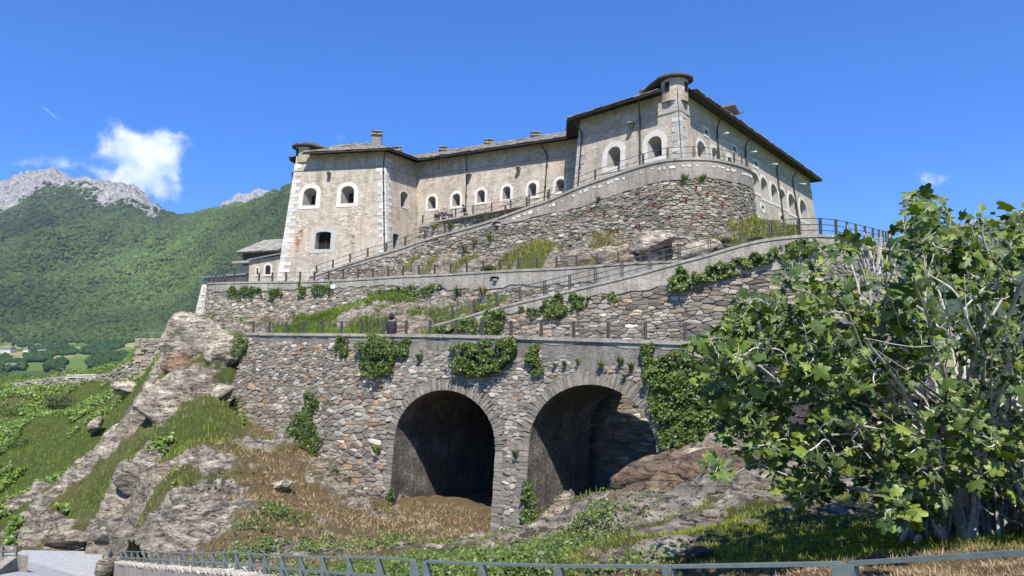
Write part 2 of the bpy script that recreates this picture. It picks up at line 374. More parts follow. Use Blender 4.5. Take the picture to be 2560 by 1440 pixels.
M = dict(
    stone=m_stone(),
    mortar=m_mortar('lime_mortar', (.115, .104, .086), (.20, .184, .155), (.31, .285, .245)),
    cement=m_mortar('weathered_parapet_render', (.20, .178, .145), (.33, .297, .247), (.47, .43, .37)),
    wash=m_mortar('pale_parapet_plaster', (.20, .175, .14), (.32, .28, .235), (.42, .38, .33)),
    vault_shade=m_mortar('vault_shade_black', (.012, .011, .010), (.03, .027, .024), (.06, .055, .05)),  # near-black colour standing in for the deep shade at the vault's end
    vault=m_mortar('stained_shaded_vault_plaster', (.025, .021, .018), (.11, .097, .082), (.30, .27, .235)),  # stained plaster, colour darkened further to stand for shade inside the arches
    facade=m_facade(),
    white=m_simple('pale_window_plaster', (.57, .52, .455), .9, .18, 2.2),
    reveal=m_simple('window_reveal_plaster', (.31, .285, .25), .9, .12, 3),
    block=m_simple('dressed_quoin_stone', (.52, .50, .45), .9, .30, 5, useattr=True, bmp=.5, bd=.03),
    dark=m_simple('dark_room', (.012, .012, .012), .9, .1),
    slab=m_simple('stone_roof_slab', (1, 1, 1), .9, .45, 4, useattr=True, bmp=.6, bd=.03),
    timber=m_simple('dark_eaves_timber', (.035, .028, .024), .8, .3, 8),
    pipe=m_simple('brown_downpipe', (.055, .045, .04), .5, .2, 5, metal=.4),
    rust=m_simple('rusty_red_iron', (.27, .06, .035), .8, .3, 10),
    fence=m_simple('dark_fence_steel', (.085, .08, .075), .6, .3, 8, metal=.2),
    rail=m_simple('grey_green_painted_steel', (.15, .18, .165), .45, .22, 14, metal=.1, bmp=.15, spec=.45),
    rock=m_rock(), rockpale=m_rock('pale_gneiss_rock', (1.6, 1.6, 1.58)), rockdark=m_rock('dark_brown_gneiss_rock', (.80, .64, .55)), rockred=m_rock('rusty_gneiss_rock', (1.0, .80, .70)),
    ground=m_ground(),
    asphalt=m_simple('pale_worn_asphalt', (.30, .30, .30), .9, .22, 5, bmp=.4),
    ivy=m_leaf('ivy_leaf', (1, 1, 1), .45, .22), grass=m_leaf('grass_blade', (1, 1, 1), .7, .3, .15), fig=m_leaf('fig_leaf', (.88, .86, .85), .50, .20, .40),
    dry=m_leaf('dry_straw', (1, 1, 1), .85, .15, .1),
    bark=m_simple('pale_fig_bark', (.40, .37, .33), .85, .35, 18, bmp=.4, useattr=True),
    mount=m_mountain(), valley=m_valley(),
    crown=m_leaf('far_tree_crown', (1, 1, 1), .8, .15, .1),
    slate=m_simple('grey_slate_sheet', (.17, .18, .19), .6, .2, 3),
    cloth=m_simple('clothing', (1, 1, 1), .85, .1, 20, useattr=True, bmp=0),
    skin=m_simple('skin', (.50, .32, .24), .6, .05, 20, bmp=0),
    hut=m_simple('brown_painted_board', (.075, .055, .055), .7, .2, 5),
    panel=m_simple('white_sign_panel', (.62, .68, .74), .5, .06, 2, bmp=0),
    whitep=m_simple('white_painted_metal', (.72, .72, .70), .5, .06, 2, bmp=0),
    house=m_simple('pale_house_wall', (1, 1, 1), .9, .1, 1, useattr=True, bmp=0),
)

# ---------------------------------------------------------------- plan paths and battered walls
class Path:
    """top line of a wall: list of 3D points; batter = outward run per metre of drop"""
    def __init__(s, pts, batter=0.08, sub=6, smooth=True):
        P = [Vector(p) for p in pts]
        if smooth and len(P) > 2:
            Q = []
            for i in range(len(P) - 1):
                a, b, c, d = P[max(i - 1, 0)], P[i], P[i + 1], P[min(i + 2, len(P) - 1)]
                for k in range(sub):
                    t = k / sub
                    Q.append(0.5 * ((2 * b) + (c - a) * t + (2 * a - 5 * b + 4 * c - d) * t * t + (3 * b - a - 3 * c + d) * t ** 3))
            Q.append(P[-1]); P = Q
        s.P = P; s.batter = batter
        s.S = [0.0]
        for i in range(len(P) - 1): s.S.append(s.S[-1] + (P[i + 1].xy - P[i].xy).length)
        s.L = s.S[-1]
        s.N = []
        for i in range(len(P)):
            d = (P[min(i + 1, len(P) - 1)].xy - P[max(i - 1, 0)].xy).normalized()
            s.N.append(Vector((d.y, -d.x)))      # faces the viewer when the path runs left to right
        s.Sa = np.array(s.S)
    def _i(s, a):
        a = min(max(a, 0.0), s.L - 1e-6); i = int(np.searchsorted(s.Sa, a, side='right') - 1); i = min(max(i, 0), len(s.P) - 2)
        return i, (a - s.S[i]) / max(s.S[i + 1] - s.S[i], 1e-9)
    def top(s, a): i, t = s._i(a); return s.P[i].z * (1 - t) + s.P[i + 1].z * t
    def xy(s, a): i, t = s._i(a); return s.P[i].xy.lerp(s.P[i + 1].xy, t)
    def n(s, a): i, t = s._i(a); return s.N[i].lerp(s.N[i + 1], t).normalized()
    def pt(s, a, z, off=0.0):
        i, t = s._i(a); n = s.N[i].lerp(s.N[i + 1], t).normalized()
        e = s.batter * (s.P[i].z * (1 - t) + s.P[i + 1].z * t - z) + off
        p = s.P[i].xy.lerp(s.P[i + 1].xy, t)
        if a < 0: p = p + (s.P[1].xy - s.P[0].xy).normalized() * a
        if a > s.L: p = p + (s.P[-1].xy - s.P[-2].xy).normalized() * (a - s.L)
        return Vector((p.x + n.x * e, p.y + n.y * e, z))
    def hit(s, u, v):
        """where the view ray meets the wall: (s, z)"""
        d = pdir(u, v); best = None
        for i in range(len(s.P) - 1):
            A, B = s.P[i], s.P[i + 1]; dd = (B.xy - A.xy)
            if dd.length < 1e-9: continue
            n = Vector((dd.y, -dd.x)).normalized()
            # plane: (p.xy-A.xy).n = batter*(zt - z)
            zt = (A.z + B.z) / 2
            den = d.x * n.x + d.y * n.y + s.batter * d.z
            if abs(den) < 1e-9: continue
            t = (A.xy.dot(n) + s.batter * zt) / den
            if t <= 0: continue
            p = d * t; a = (p.xy - A.xy).dot(dd.normalized())
            lo = -1e9 if i == 0 else -1e-3; hi = 1e9 if i == len(s.P) - 2 else dd.length + 1e-3
            if lo <= a <= hi and (best is None or t < best[0]): best = (t, s.S[i] + a, p.z)
        if best is None: return None
        return best[1], best[2]

def clip(poly, nx, ny, c):
    out = []; k = len(poly)
    for i in range(k):
        a = poly[i]; b = poly[(i + 1) % k]
        da = a[0] * nx + a[1] * ny - c; db = b[0] * nx + b[1] * ny - c
        if da <= 0: out.append(a)
        if (da < 0 < db) or (db < 0 < da):
            t = da / (da - db); out.append((a[0] + (b[0] - a[0]) * t, a[1] + (b[1] - a[1]) * t))
    return out
def cells(s0, s1, z0, z1, cw, ch, rnd, drop=.22, keep=None):
    nx = int((s1 - s0) / cw) + 2; ny = int((z1 - z0) / ch) + 2
    g = {}
    for j in range(ny):
        sh = rnd.random() * .9
        for i in range(nx):
            if rnd.random() < drop: continue
            g[(i, j)] = (i + sh + rnd.uniform(-.36, .36), j + rnd.uniform(-.30, .30))
    res = []
    for (i, j), (x, y) in g.items():
        cs, cz = s0 + (x - .5) * cw, z0 + (y - .5) * ch
        if keep and not keep(cs, cz): continue
        nb = []
        for dj in range(-2, 3):
            for di in range(-3, 4):
                q = g.get((i + di, j + dj))
                if q is None or (di == 0 and dj == 0): continue
                dx, dy = q[0] - x, q[1] - y; nb.append((dx * dx + dy * dy, dx, dy))
        nb.sort(); poly = [(-1.3, -1.1), (1.3, -1.1), (1.3, 1.1), (-1.3, 1.1)]
        for d2, dx, dy in nb:
            m = max(px * px + py * py for px, py in poly)
            if d2 > 4 * m: break
            poly = clip(poly, dx, dy, d2 / 2)
            if len(poly) < 3: break
        if len(poly) < 3: continue
        res.append((cs, cz, [(px * cw, py * ch) for px, py in poly]))
    return res
def px_size(p, w):  # projected width in photo pixels
    return F * w / max(p.y, .1)
def stones(path, parent, cl, rnd, pal, hh=(.03, .09), gap=.06, round_=True, limit=300, offbase=0.0, name='stone'):
    """each cell becomes a proud stone; the 300 that show largest are parts, the rest one joined part"""
    items = []
    for cs, cz, poly in cl:
        w = max(p[0] for p in poly) - min(p[0] for p in poly)
        mx = sum(p[0] for p in poly) / len(poly); my = sum(p[1] for p in poly) / len(poly)
        P = [(mx + (x - mx) * (1 - gap) , my + (y - my) * (1 - gap)) for x, y in poly]
        if round_:
            Q = []
            for i in range(len(P)):
                a, b = P[i], P[(i + 1) % len(P)]
                k_ = rnd.uniform(.10, .22); Q.append((a[0] * (1 - k_) + b[0] * k_, a[1] * (1 - k_) + b[1] * k_)); Q.append((a[0] * k_ + b[0] * (1 - k_), a[1] * k_ + b[1] * (1 - k_)))
            P = Q
        items.append((w, cs, cz, P, mx, my))
    def area(it): 
        p = path.pt(it[1], it[2]); return px_size(p, it[0])
    sc_ = sorted(range(len(items)), key=lambda k: -area(items[k]))
    big = set(sc_[:limit]) if limit else set()
    joined = MB()
    for k, (w, cs, cz, P, mx, my) in enumerate(items):
        h = rnd.uniform(*hh); ta, tb = rnd.uniform(-.13, .13), rnd.uniform(-.20, .14)
        r = rnd.random(); acc = 0
        for wgt, c in pal:
            acc += wgt
            if r <= acc: break
        f = rnd.uniform(.66, 1.3); tint = (c[0] * f, c[1] * f, c[2] * f)
        n = len(P); vs = []; jx = rnd.uniform(-.1, .1) * w
        for x, y in P: vs.append(path.pt(cs + x, cz + y, offbase - .02))
        for x, y in P:
            x2, y2 = mx + (x - mx) * .91, my + (y - my) * .86
            vs.append(path.pt(cs + x2, cz + y2, offbase + h * .82 + ta * (x - mx) + tb * (y - my)))
        vs.append(path.pt(cs + mx + jx, cz + my, offbase + h * rnd.uniform(.86, 1.12)))
        fs = [(i, (i + 1) % n, n + (i + 1) % n, n + i) for i in range(n)] + [(n + i, n + (i + 1) % n, 2 * n) for i in range(n)]
        if k in big:
            mb = MB(); mb.add(vs, fs, tint); mb.build(name, M['stone'], parent, origin=path.pt(cs, cz, 0))
        else: joined.add(vs, fs, tint)
    if joined.f: joined.build('stone_masonry', M['stone'], parent, kind='stuff')
def wall_sheet(path, name, mat, parent, zlo, ztop=None, ds=.6, nz=6, off=0.0, s0=None, s1=None, thick=0.0):
    s0 = 0 if s0 is None else s0; s1 = path.L if s1 is None else s1
    mb = MB(); n = max(2, int((s1 - s0) / ds)); R = []
    for i in range(n + 1):
        a = s0 + (s1 - s0) * i / n; zt = ztop(a) if ztop else path.top(a); zb = zlo(a) if callable(zlo) else zlo
        R.append([path.pt(a, zb + (zt - zb) * j / nz, off) for j in range(nz + 1)])
    for i in range(n):
        for j in range(nz): mb.quad(R[i][j], R[i + 1][j], R[i + 1][j + 1], R[i][j + 1])
    if thick:
        for i in range(n):
            a0 = s0 + (s1 - s0) * i / n; a1 = s0 + (s1 - s0) * (i + 1) / n
            A, B = R[i][nz], R[i + 1][nz]
            A2 = path.pt(a0, A.z, off - thick); B2 = path.pt(a1, B.z, off - thick)
            mb.quad(A, B, B2, A2); mb.quad(R[i][0], path.pt(a0, R[i][0].z, off - thick), path.pt(a1, R[i + 1][0].z, off - thick), R[i + 1][0])
        for q, a in ((0, s0), (n, s1)):
            mb.quad(R[q][0], R[q][nz], path.pt(a, R[q][nz].z, off - thick), path.pt(a, R[q][0].z, off - thick))
    return mb.build(name, mat, parent)

GREY = [(.26, (.225, .212, .188)), (.26, (.155, .145, .13)), (.16, (.295, .28, .25)), (.12, (.24, .205, .165)), (.10, (.18, .158, .138)), (.05, (.38, .365, .335)), (.05, (.32, .245, .165))]
WARM = [(.26, (.235, .218, .19)), (.22, (.17, .155, .135)), (.16, (.29, .275, .25)), (.105, (.235, .19, .15)), (.06, (.33, .225, .14)), (.08, (.38, .365, .34)), (.115, (.185, .158, .138))]
SLATE = [(.32, (.215, .205, .18)), (.26, (.155, .148, .13)), (.20, (.285, .275, .235)), (.12, (.215, .17, .135)), (.10, (.34, .33, .29))]

# ---------------------------------------------------------------- wall lines (u, v, distance)
def mk(pts, **kw): return Path([at(*p) for p in pts], **kw)
def invY(u): return 1.0 / (1 / 47.0 + (u - 645) * 1.218e-5)
LOW = mk([(u, v, invY(u)) for u, v in ((618, 833), (1094, 837), (1278, 841), (1667, 853), (1930, 862))], batter=.10, smooth=False)
MID = mk([(519, 709, 76), (522, 708.5, 70), (528, 708, 65.5), (600, 706, 63), (789, 703, 59.5), (928, 696, 57), (1000, 691, 55.6), (1094, 687, 53.8), (1208, 680, 51.5), (1278, 676, 50.2), (1417, 670, 48), (1556, 659, 46), (1680, 653, 44.5), (1760, 650, 43.8)], batter=.07)
RAMP = mk([(1064, 818, 44.6), (1162, 792, 43.3), (1261, 764, 42), (1389, 734, 40.5), (1472, 714, 39.5), (1583, 687, 38.3), (1694, 656, 37.3), (1767, 637, 36.7), (1836, 616, 36.3), (1914, 598, 36), (2017, 588, 36.2), (2097, 590, 37.5), (2155, 600, 40), (2211, 611, 43.5), (2240, 616, 49)], batter=.09)
BAST = mk([(775, 692, 65), (892, 653, 62.5), (1000, 621, 60.5), (1058, 601, 59.5), (1175, 568, 57.5), (1242, 547, 56), (1321, 518, 54.5), (1379, 498, 53.5), (1458, 464, 52), (1583, 421, 49.5), (1640, 405, 48.3), (1689, 398, 47.5), (1774, 398, 47.6), (1842, 412, 49.0), (1872, 424, 52), (1879, 436, 56), (1872, 452, 63)], batter=.06)
TERR = mk([(1048, 561, 66), (1175, 537, 62.5), (1262, 524, 60.5), (1365, 503, 57.6), (1400, 496, 56)], batter=.05)
print('z low', [round(p.z, 2) for p in LOW.P], 'L', LOW.L)
print('z mid', [round(p.z, 2) for p in MID.P[::6]], 'ramp', [round(p.z, 2) for p in RAMP.P[::6]], 'bast', [round(p.z, 2) for p in BAST.P[::6]])

# ================================================================ terrain fields
def field(ctrl):
    C = np.array([[*at(u, v, Y)] for u, v, Y, t in ctrl]); T = [c[3] for c in ctrl]
    X = C[:, :2]; Z = C[:, 2]; n = len(X)
    D = np.sqrt(((X[:, None] - X[None]) ** 2).sum(2) + 1.0)
    A = np.zeros((n + 3, n + 3)); A[:n, :n] = D; A[:n, n] = 1; A[:n, n + 1:] = X; A[n, :n] = 1; A[n + 1:, :n] = X.T
    W = np.linalg.solve(A + np.diag([1e-3] * n + [0] * 3), np.concatenate([Z, [0, 0, 0]]))
    kinds = {'g': (1, 0, 0), 'd': (0, 0, 0), 'r': (.5, 1, 0), 'i': (.6, 0, 1), 'm': (.7, .45, 0), 'h': (.15, .5, .3)}
    K = np.array([kinds[t] for t in T], dtype=float)
    def H(x, y):
        x = np.asarray(x, float); y = np.asarray(y, float); sh = x.shape; q = np.stack([x.ravel(), y.ravel()], 1)
        d = np.sqrt(((q[:, None] - X[None]) ** 2).sum(2) + 1.0)
        return (d @ W[:n] + W[n] + q @ W[n + 1:]).reshape(sh)
    def Zn(x, y):
        x = np.asarray(x, float); y = np.asarray(y, float); sh = x.shape; q = np.stack([x.ravel(), y.ravel()], 1)
        sc2 = (0.35 + 0.06 * q[:, 1])[:, None]
        d = ((q[:, None] - X[None]) ** 2).sum(2) / sc2 ** 2
        w = 1 / (d + .2) ** 2.0; w /= w.sum(1, keepdims=True); KK = w @ K
        st = vnoise((q[:, 0] * .75 + q[:, 1] * .35) * .16, (-q[:, 0] * .35 + q[:, 1] * .75) * .75, 0, 44) + .6 * vnoise((q[:, 0] * .75 + q[:, 1] * .35) * .45, (-q[:, 0] * .35 + q[:, 1] * .75) * 1.6, 0, 45)
        KK[:, 1] = np.clip(KK[:, 1] * .84 + .62 * st * (KK[:, 1] > .10), 0, 1)
        return KK.reshape(sh + (3,))
    def full(x, y):
        z = H(x, y); k = Zn(x, y); rk = np.clip(k[..., 1] * 1.4 - .1, 0, 1)
        # strata fold: ridges running up to the right
        a = x * .75 + y * .35; b_ = -x * .35 + y * .75
        amp = np.clip(.02 * y, .12, .9)
        z = z + rk * amp * (fbm(a * .28, b_ * .62, 0, 4, 3, True) * 1.2) + rk * amp * .75 * fbm(a * .9, b_ * 1.9, 0, 4, 9, True)
        st = z * 1.6 + fbm(x * .3, y * .3, 0, 3, 5) * 2
        z = z + rk * (np.abs((st % 1) - .5) - .25) * .5 * np.clip(amp * 1.6, .2, 1)
        z = z + (1 - rk) * (.30 * fbm(x * .45, y * .45, 0, 4, 11) * np.clip(y / 20, .25, 1.3)) + .05 * fbm(x * 3, y * 3, 0, 2, 21)
        return z, k
    return full, H
FRONT = [  # near strip behind the railing
 (2750,1440,4,'d'),(2560,1440,4.8,'d'),(2000,1440,6.5,'d'),(1600,1440,8.6,'d'),(1280,1440,10.5,'i'),(1050,1440,13.5,'i'),(800,1408,19.5,'h'),(650,1392,24,'h'),(450,1385,29,'h'),(330,1386,32,'r'),
 (2450,1330,8.3,'g'),(2700,1330,8.0,'g'),(2600,1200,13,'g'),(2200,1310,10.5,'g'),(2000,1260,14,'g'),(2200,1180,17,'m'),(1930,1190,19,'r'),(1830,1140,25,'r'),(1780,1190,20,'r'),(1700,1165,27,'r'),(1750,1120,30,'g'),(1900,1080,31,'g'),(2300,1080,27,'g'),
 (1600,1360,12,'m'),(1750,1330,12,'g'),(1850,1300,12.5,'g'),(1750,1280,15,'m'),(1850,1230,16.5,'r'),(1620,1290,17,'r'),(1500,1340,15.5,'i'),(1450,1370,14.5,'i'),(1330,1405,15.5,'i'),(1600,1410,9.8,'m'),(1800,1380,9.5,'g'),(2100,1360,9,'g'),
 (1310,1400,18,'r'),(1400,1340,21,'r'),(1480,1285,24,'r'),(1560,1225,27,'r'),(1645,1172,29,'r'),(1560,1270,21,'r'),(1480,1310,19,'r'),(1680,1215,22,'r'),(1700,1250,18,'m'),
 (1330,1392,26,'g'),(1420,1330,28,'g'),(1400,1275,32,'g'),(1500,1250,32,'g'),(1340,1340,32,'h'),(1255,1375,33,'h'),(1520,1240,38,'d'),(1600,1230,40,'d'),(1430,1262,38,'d'),
 (1130,1245,38.5,'d'),(1060,1238,39.5,'d'),(1215,1285,36.0,'d'),(1130,1235,45,'d'),(960,1285,37.5,'h'),(1100,1320,32,'d'),(1150,1330,31,'h'),(1000,1350,31,'h'),(1150,1385,24,'i'),(1000,1395,25,'i'),(850,1395,25.5,'h'),
 (870,1220,39.5,'h'),(800,1140,42,'d'),(700,1085,45,'d'),(600,1078,47,'g'),(555,1072,48.5,'g'),(700,1170,38,'d'),(620,1110,42,'m'),(780,1250,36,'d'),(880,1290,35.5,'h'),(850,1340,31,'h'),(750,1310,31,'h'),(700,1250,33.5,'d'),(620,1240,33,'d'),
 (600,1165,37,'d'),(520,1160,36,'r'),(480,1210,34,'m'),(600,1300,30,'h'),(480,1290,30.5,'r'),(450,1330,29.5,'r'),(400,1230,33.5,'m'),(560,1350,28,'h'),(700,1370,27,'d'),(380,1330,31,'r'),
 (540,1000,46,'m'),(500,1060,43,'g'),(450,1100,41,'g'),(400,1160,38,'g'),(560,930,49.5,'g'),(600,870,50.5,'m'),(560,850,54,'r'),(500,900,52,'r'),(520,830,58,'r'),(440,900,53.5,'r'),(420,860,57,'g'),(450,815,62,'g'),(510,795,63,'g'),
 (400,950,52,'r'),(430,1000,47,'r'),(400,1060,44,'r'),(350,1110,42,'g'),(330,1160,40,'r'),(300,1220,38,'r'),(275,1290,35,'r'),(262,1360,33,'r'),(300,1370,33,'r'),(245,1395,32.5,'r'),
 (380,930,60,'g'),(350,1000,58,'g'),(300,1010,62,'g'),(300,1080,55,'g'),(260,1130,51,'r'),(200,1180,49,'g'),(200,1100,56,'g'),(150,1240,46,'r'),(230,1250,43,'g'),(220,1330,38,'r'),(120,1310,42,'r'),(60,1330,43,'r'),(0,1330,46,'g'),(0,1200,55,'g'),(80,1180,54,'g'),(0,1090,64,'i'),(100,1050,64,'g'),(0,1010,76,'i'),(120,1005,76,'g'),(220,995,76,'g'),(330,985,70,'m'),(-150,1010,78,'g'),(-150,1200,58,'g'),(-200,1330,50,'g'),
 (0,1376,41,'r'),(130,1374,40,'r'),(220,1372,38,'r'),(100,1395,37,'d'),(200,1400,34.5,'d'),(100,1440,32,'d'),(230,1440,29.5,'d'),(-100,1400,38,'d'),
 (1560,1335,15.8,'r'),(1450,1345,18.5,'r'),(1660,1300,16.8,'r'),(1720,1345,12.6,'m'),(1900,1275,13.6,'r'),(1600,1388,11,'r'),(2050,1290,12,'m'),(1750,1250,17,'r'),(1980,1220,15.5,'r'),(1430,1395,13,'i'),
 (620,820,56,'m'),(700,850,60,'g'),(450,840,72,'g'),(380,860,85,'g'),(200,940,95,'g'),(0,950,98,'g'),(300,930,90,'g'),(-150,960,98,'g'),
]
fullF, HF = field(FRONT)
UPPER = [(600,840,51,'d'),(740,833,49,'g'),(860,833,47,'g'),(1000,833,45,'m'),(1060,828,46,'m'),(1120,810,46,'g'),(640,832,56,'m'),(740,822,55,'g'),(800,795,55,'g'),(860,775,55,'g'),(920,748,55.5,'g'),(980,738,55,'g'),(1030,750,54,'g'),(1080,780,53,'g'),(890,800,50.5,'r'),(960,790,49.5,'g'),(1020,810,48,'r'),(1090,800,50,'m'),(1180,792,49,'m'),(1250,775,48,'m'),(1330,758,46.5,'m'),(900,760,60,'g'),(560,830,60,'m'),(980,765,52,'m')]
fullU, HU = field(UPPER)
ROCKS = [(1000,694,58,'m'),(1100,688,57,'m'),(1200,680,55,'m'),(1278,676,53.6,'r'),(1417,668,51,'r'),(1556,657,49,'r'),(1680,650,45.5,'r'),(1767,632,43,'r'),(1836,612,42,'r'),(1914,592,42,'r'),(1985,584,43,'r'),
 (1060,655,59,'r'),(1150,645,57.6,'r'),(1240,635,56.2,'m'),(1297,625,54.8,'g'),(1380,615,53.6,'m'),(1472,612,51.6,'r'),(1555,596,50,'r'),(1640,590,48.6,'r'),(1720,582,47.8,'m'),(1800,560,48.6,'g'),(1860,548,50,'g'),(1895,560,50,'g'),(1930,575,50,'g'),(2000,580,52,'g'),(1980,580,60,'g'),
 (1300,650,53.4,'g'),(1180,668,56,'g'),(1400,640,51,'r'),(1500,630,49.6,'r'),(1600,620,47.6,'r'),(1700,612,46,'r'),(1780,600,45.4,'r'),(1850,590,45.6,'m'),(1900,580,46,'m'),(1850,572,48,'g'),
 (1000,665,60.6,'r'),(1300,590,60,'r'),(1600,560,56,'r'),(1780,540,54,'g'),(2080,585,55,'g')]
fullR, HR = field(ROCKS)

def polar_patch(name, full, us, Ys, mask, mat, label=None):
    U, YY = np.meshgrid(us, Ys); X = (U - 1280) / F * YY
    Z, K = full(X, YY); ny, nx = X.shape
    ok = mask(X, YY)
    idx = np.arange(nx * ny).reshape(ny, nx)
    q = ok[:-1, :-1] & ok[1:, :-1] & ok[:-1, 1:] & ok[1:, 1:]
    f = np.stack([idx[:-1, :-1][q], idx[:-1, 1:][q], idx[1:, 1:][q], idx[1:, :-1][q]], 1)
    used = np.unique(f); rem = -np.ones(nx * ny, int); rem[used] = np.arange(len(used)); f = rem[f]
    V = np.stack([X.ravel(), YY.ravel(), Z.ravel()], 1)[used]
    o = np_mesh(name, V, f, mat, smooth=True)
    a = o.data.attributes.new('zone', 'FLOAT_COLOR', 'POINT'); C = np.ones((len(V), 4), np.float32); C[:, :3] = K.reshape(-1, 3)[used]
    a.data.foreach_set('color', C.ravel()); tag(o, kind='structure'); return o
lp0, lp1 = LOW.P[0].xy, LOW.P[-1].xy; ld = (lp1 - lp0).normalized(); ln = Vector((ld.y, -ld.x))
def low_side(x, y):  # signed distance in front of the lower wall, and s along it
    return (x - lp0.x) * ln.x + (y - lp0.y) * ln.y, (x - lp0.x) * ld.x + (y - lp0.y) * ld.y
def maskF(x, y):
    d, s = low_side(x, y)
    return (d > -9.5) | (s < 1.0)
RAILP = [(2860,1362,3.0),(2560,1380,3.6),(2110,1409,4.35),(1565,1418,5.9),(1270,1412,7.4),(1065,1403,9.0),(948,1394,10.4),(870,1393,11.5),(765,1391,13.3),(650,1386,16),(598,1381,17.5),(470,1383,22.5),(300,1378,32)]
RAILW = [at(*p) for p in RAILP]
def rail_y(x):
    return np.interp(x, [p.x for p in RAILW][::-1], [p.y for p in RAILW][::-1])
ROADP = [(-16.9, 31), (-18.4, 34.6), (-20.3, 37.6), (-24, 37.8), (-40, 38), (-40, 20), (-15, 16), (-10, 20)]
def in_road(x, y):
    c = np.zeros(np.shape(x), bool); j = len(ROADP) - 1
    for i in range(len(ROADP)):
        (xi, yi), (xj, yj) = ROADP[i], ROADP[j]; c ^= ((yi > y) != (yj > y)) & (x < (xj - xi) * (y - yi) / (yj - yi) + xi); j = i
    return c
def maskF2(x, y): return maskF(x, y) & ((y > rail_y(x) + .1) | (x < -17)) & ~in_road(x, y)
def road_dist(x, y):
    d = np.full(np.shape(x), 1e9)
    for i in range(5):
        (ax, ay), (bx, by) = ROADP[i], ROADP[i + 1]; L2 = (bx - ax) ** 2 + (by - ay) ** 2
        t = np.clip(((x - ax) * (bx - ax) + (y - ay) * (by - ay)) / L2, 0, 1); d = np.minimum(d, np.hypot(x - ax - t * (bx - ax), y - ay - t * (by - ay)))
    return d
def fullF2(x, y):
    z, k = fullF(x, y); d = road_dist(x, y)
    lim = -10.55 + 2.6 * d ** .85 + .5 * d * vnoise(np.asarray(x) * .8, np.asarray(y) * .8, 0, 55)
    k = k.copy(); near = (d < 3.5) & (lim < z + .5); k[..., 1] = np.where(near, np.maximum(k[..., 1], .9), k[..., 1])
    return np.where(d < 6, np.minimum(z, lim), z), k
polar_patch('hillside', fullF2, np.arange(-340, 2960, 4.0), np.concatenate([np.arange(3.2, 12, .12), np.arange(12, 30, .17), np.arange(30, 60, .22), np.arange(60, 100, .6)]), maskF2, M['ground'])
def maskU(x, y):
    return (x > at(560, 800, 60).x) & (y > 42)
def plan_z(path):
    X = np.array([p.x for p in path.P]); Z = np.array([p.z for p in path.P]); o = np.argsort(X); return lambda x, X=X[o], Z=Z[o]: np.interp(x, X, Z)
def plan_y(path):
    X = np.array([p.x for p in path.P]); Y = np.array([p.y for p in path.P]); o = np.argsort(X); return lambda x, X=X[o], Y=Y[o]: np.interp(x, X, Y)
mid_y = plan_y(MID); ramp_y = plan_y(RAMP); mid_z = plan_z(MID); ramp_z = plan_z(RAMP); low_z = plan_z(LOW)
def fullU2(x, y):
    z, k = fullU(x, y); d = -low_side(x, y)[0]; zl = low_z(x) - .42
    return np.where(d < 6.5, zl + (z - zl) * np.clip((d - 2.6) / 2.2, 0, 1), z), k
def fullR2(x, y):
    z, k = fullR(x, y); dm = y - mid_y(x); dr = y - ramp_y(x); d = np.minimum(dm, dr); zl = np.where(dm < dr, mid_z(x), ramp_z(x)) - .5
    return np.where(d < 7, zl + (z - zl) * np.clip((d - 2.4) / 1.6, 0, 1), z), k
polar_patch('terrace_slope', fullU2, np.arange(560, 1345, 3.0), np.arange(43, 63, .18), lambda x, y: low_side(x, y)[0] < -1.0, M['ground'])
polar_patch('upper_crag', fullR2, np.arange(990, 2010, 3.0), np.arange(41, 62, .16), lambda x, y: (y > mid_y(x) + .7) & (y > ramp_y(x) + .8), M['ground'])

# ================================================================ lower wall with the two arches
rnd = random.Random(11)
low = thing('retaining_wall', 'lowest rubble stone retaining wall with two big dark arches', 'wall', tuple(LOW.pt(LOW.L / 2, -9)))
def arch_from_px(ul, vl, ur, vr, ua, va):
    sl = LOW.hit(ul, vl)[0]; sr = LOW.hit(ur, vr)[0]; zs = (LOW.hit(ul, vl)[1] + LOW.hit(ur, vr)[1]) / 2; za = LOW.hit(ua, va)[1]
    return sl, sr, zs, za
ARCH = [arch_from_px(984, 1120, 1240, 1110, 1130, 976), arch_from_px(1322, 1120, 1643, 1140, 1470, 961)]
print('arches', ARCH)
def arch_curve(a, n=28, grow=0.0, zb=-11.0):
    sl, sr, zs, za = a; c = (sl + sr) / 2; w = (sr - sl) / 2 + grow; h = za - zs + grow; zs_ = zs
    pts = [(c - w, zb)]
    pts += [(c - w * math.cos(math.pi * i / n), zs_ + h * math.sin(math.pi * i / n) ** .92) for i in range(n + 1)]
    pts.append((c + w, zb)); return pts
def in_arch(a, s, z, grow=0.0):
    sl, sr, zs, za = a; c = (sl + sr) / 2; w = (sr - sl) / 2 + grow; h = za - zs + grow
    if abs(s - c) > w: return False
    if z < zs: return True
    return ((s - c) / w) ** 2 + ((z - zs) / h) ** 2 < 1
def low_left(z): return .28 * (z - LOW.top(0)) if z < LOW.top(0) else 0
# face with holes
outer = [(low_left(-10.5), -11.0), (LOW.L, -11.0)] + [(s, LOW.top(s) - .003) for s in np.linspace(LOW.L, 0, 30)]
holes = [arch_curve(a, zb=-10.9) for a in ARCH]
allp = outer + holes[0] + holes[1]
tri = tessellate_polygon([[Vector((p[0], p[1], 0)) for p in r] for r in (outer, holes[0], holes[1])])
mb = MB(); mb.add([LOW.pt(s, z, 0) for s, z in allp], tri); mb.build('mortar_face', M['mortar'], low)
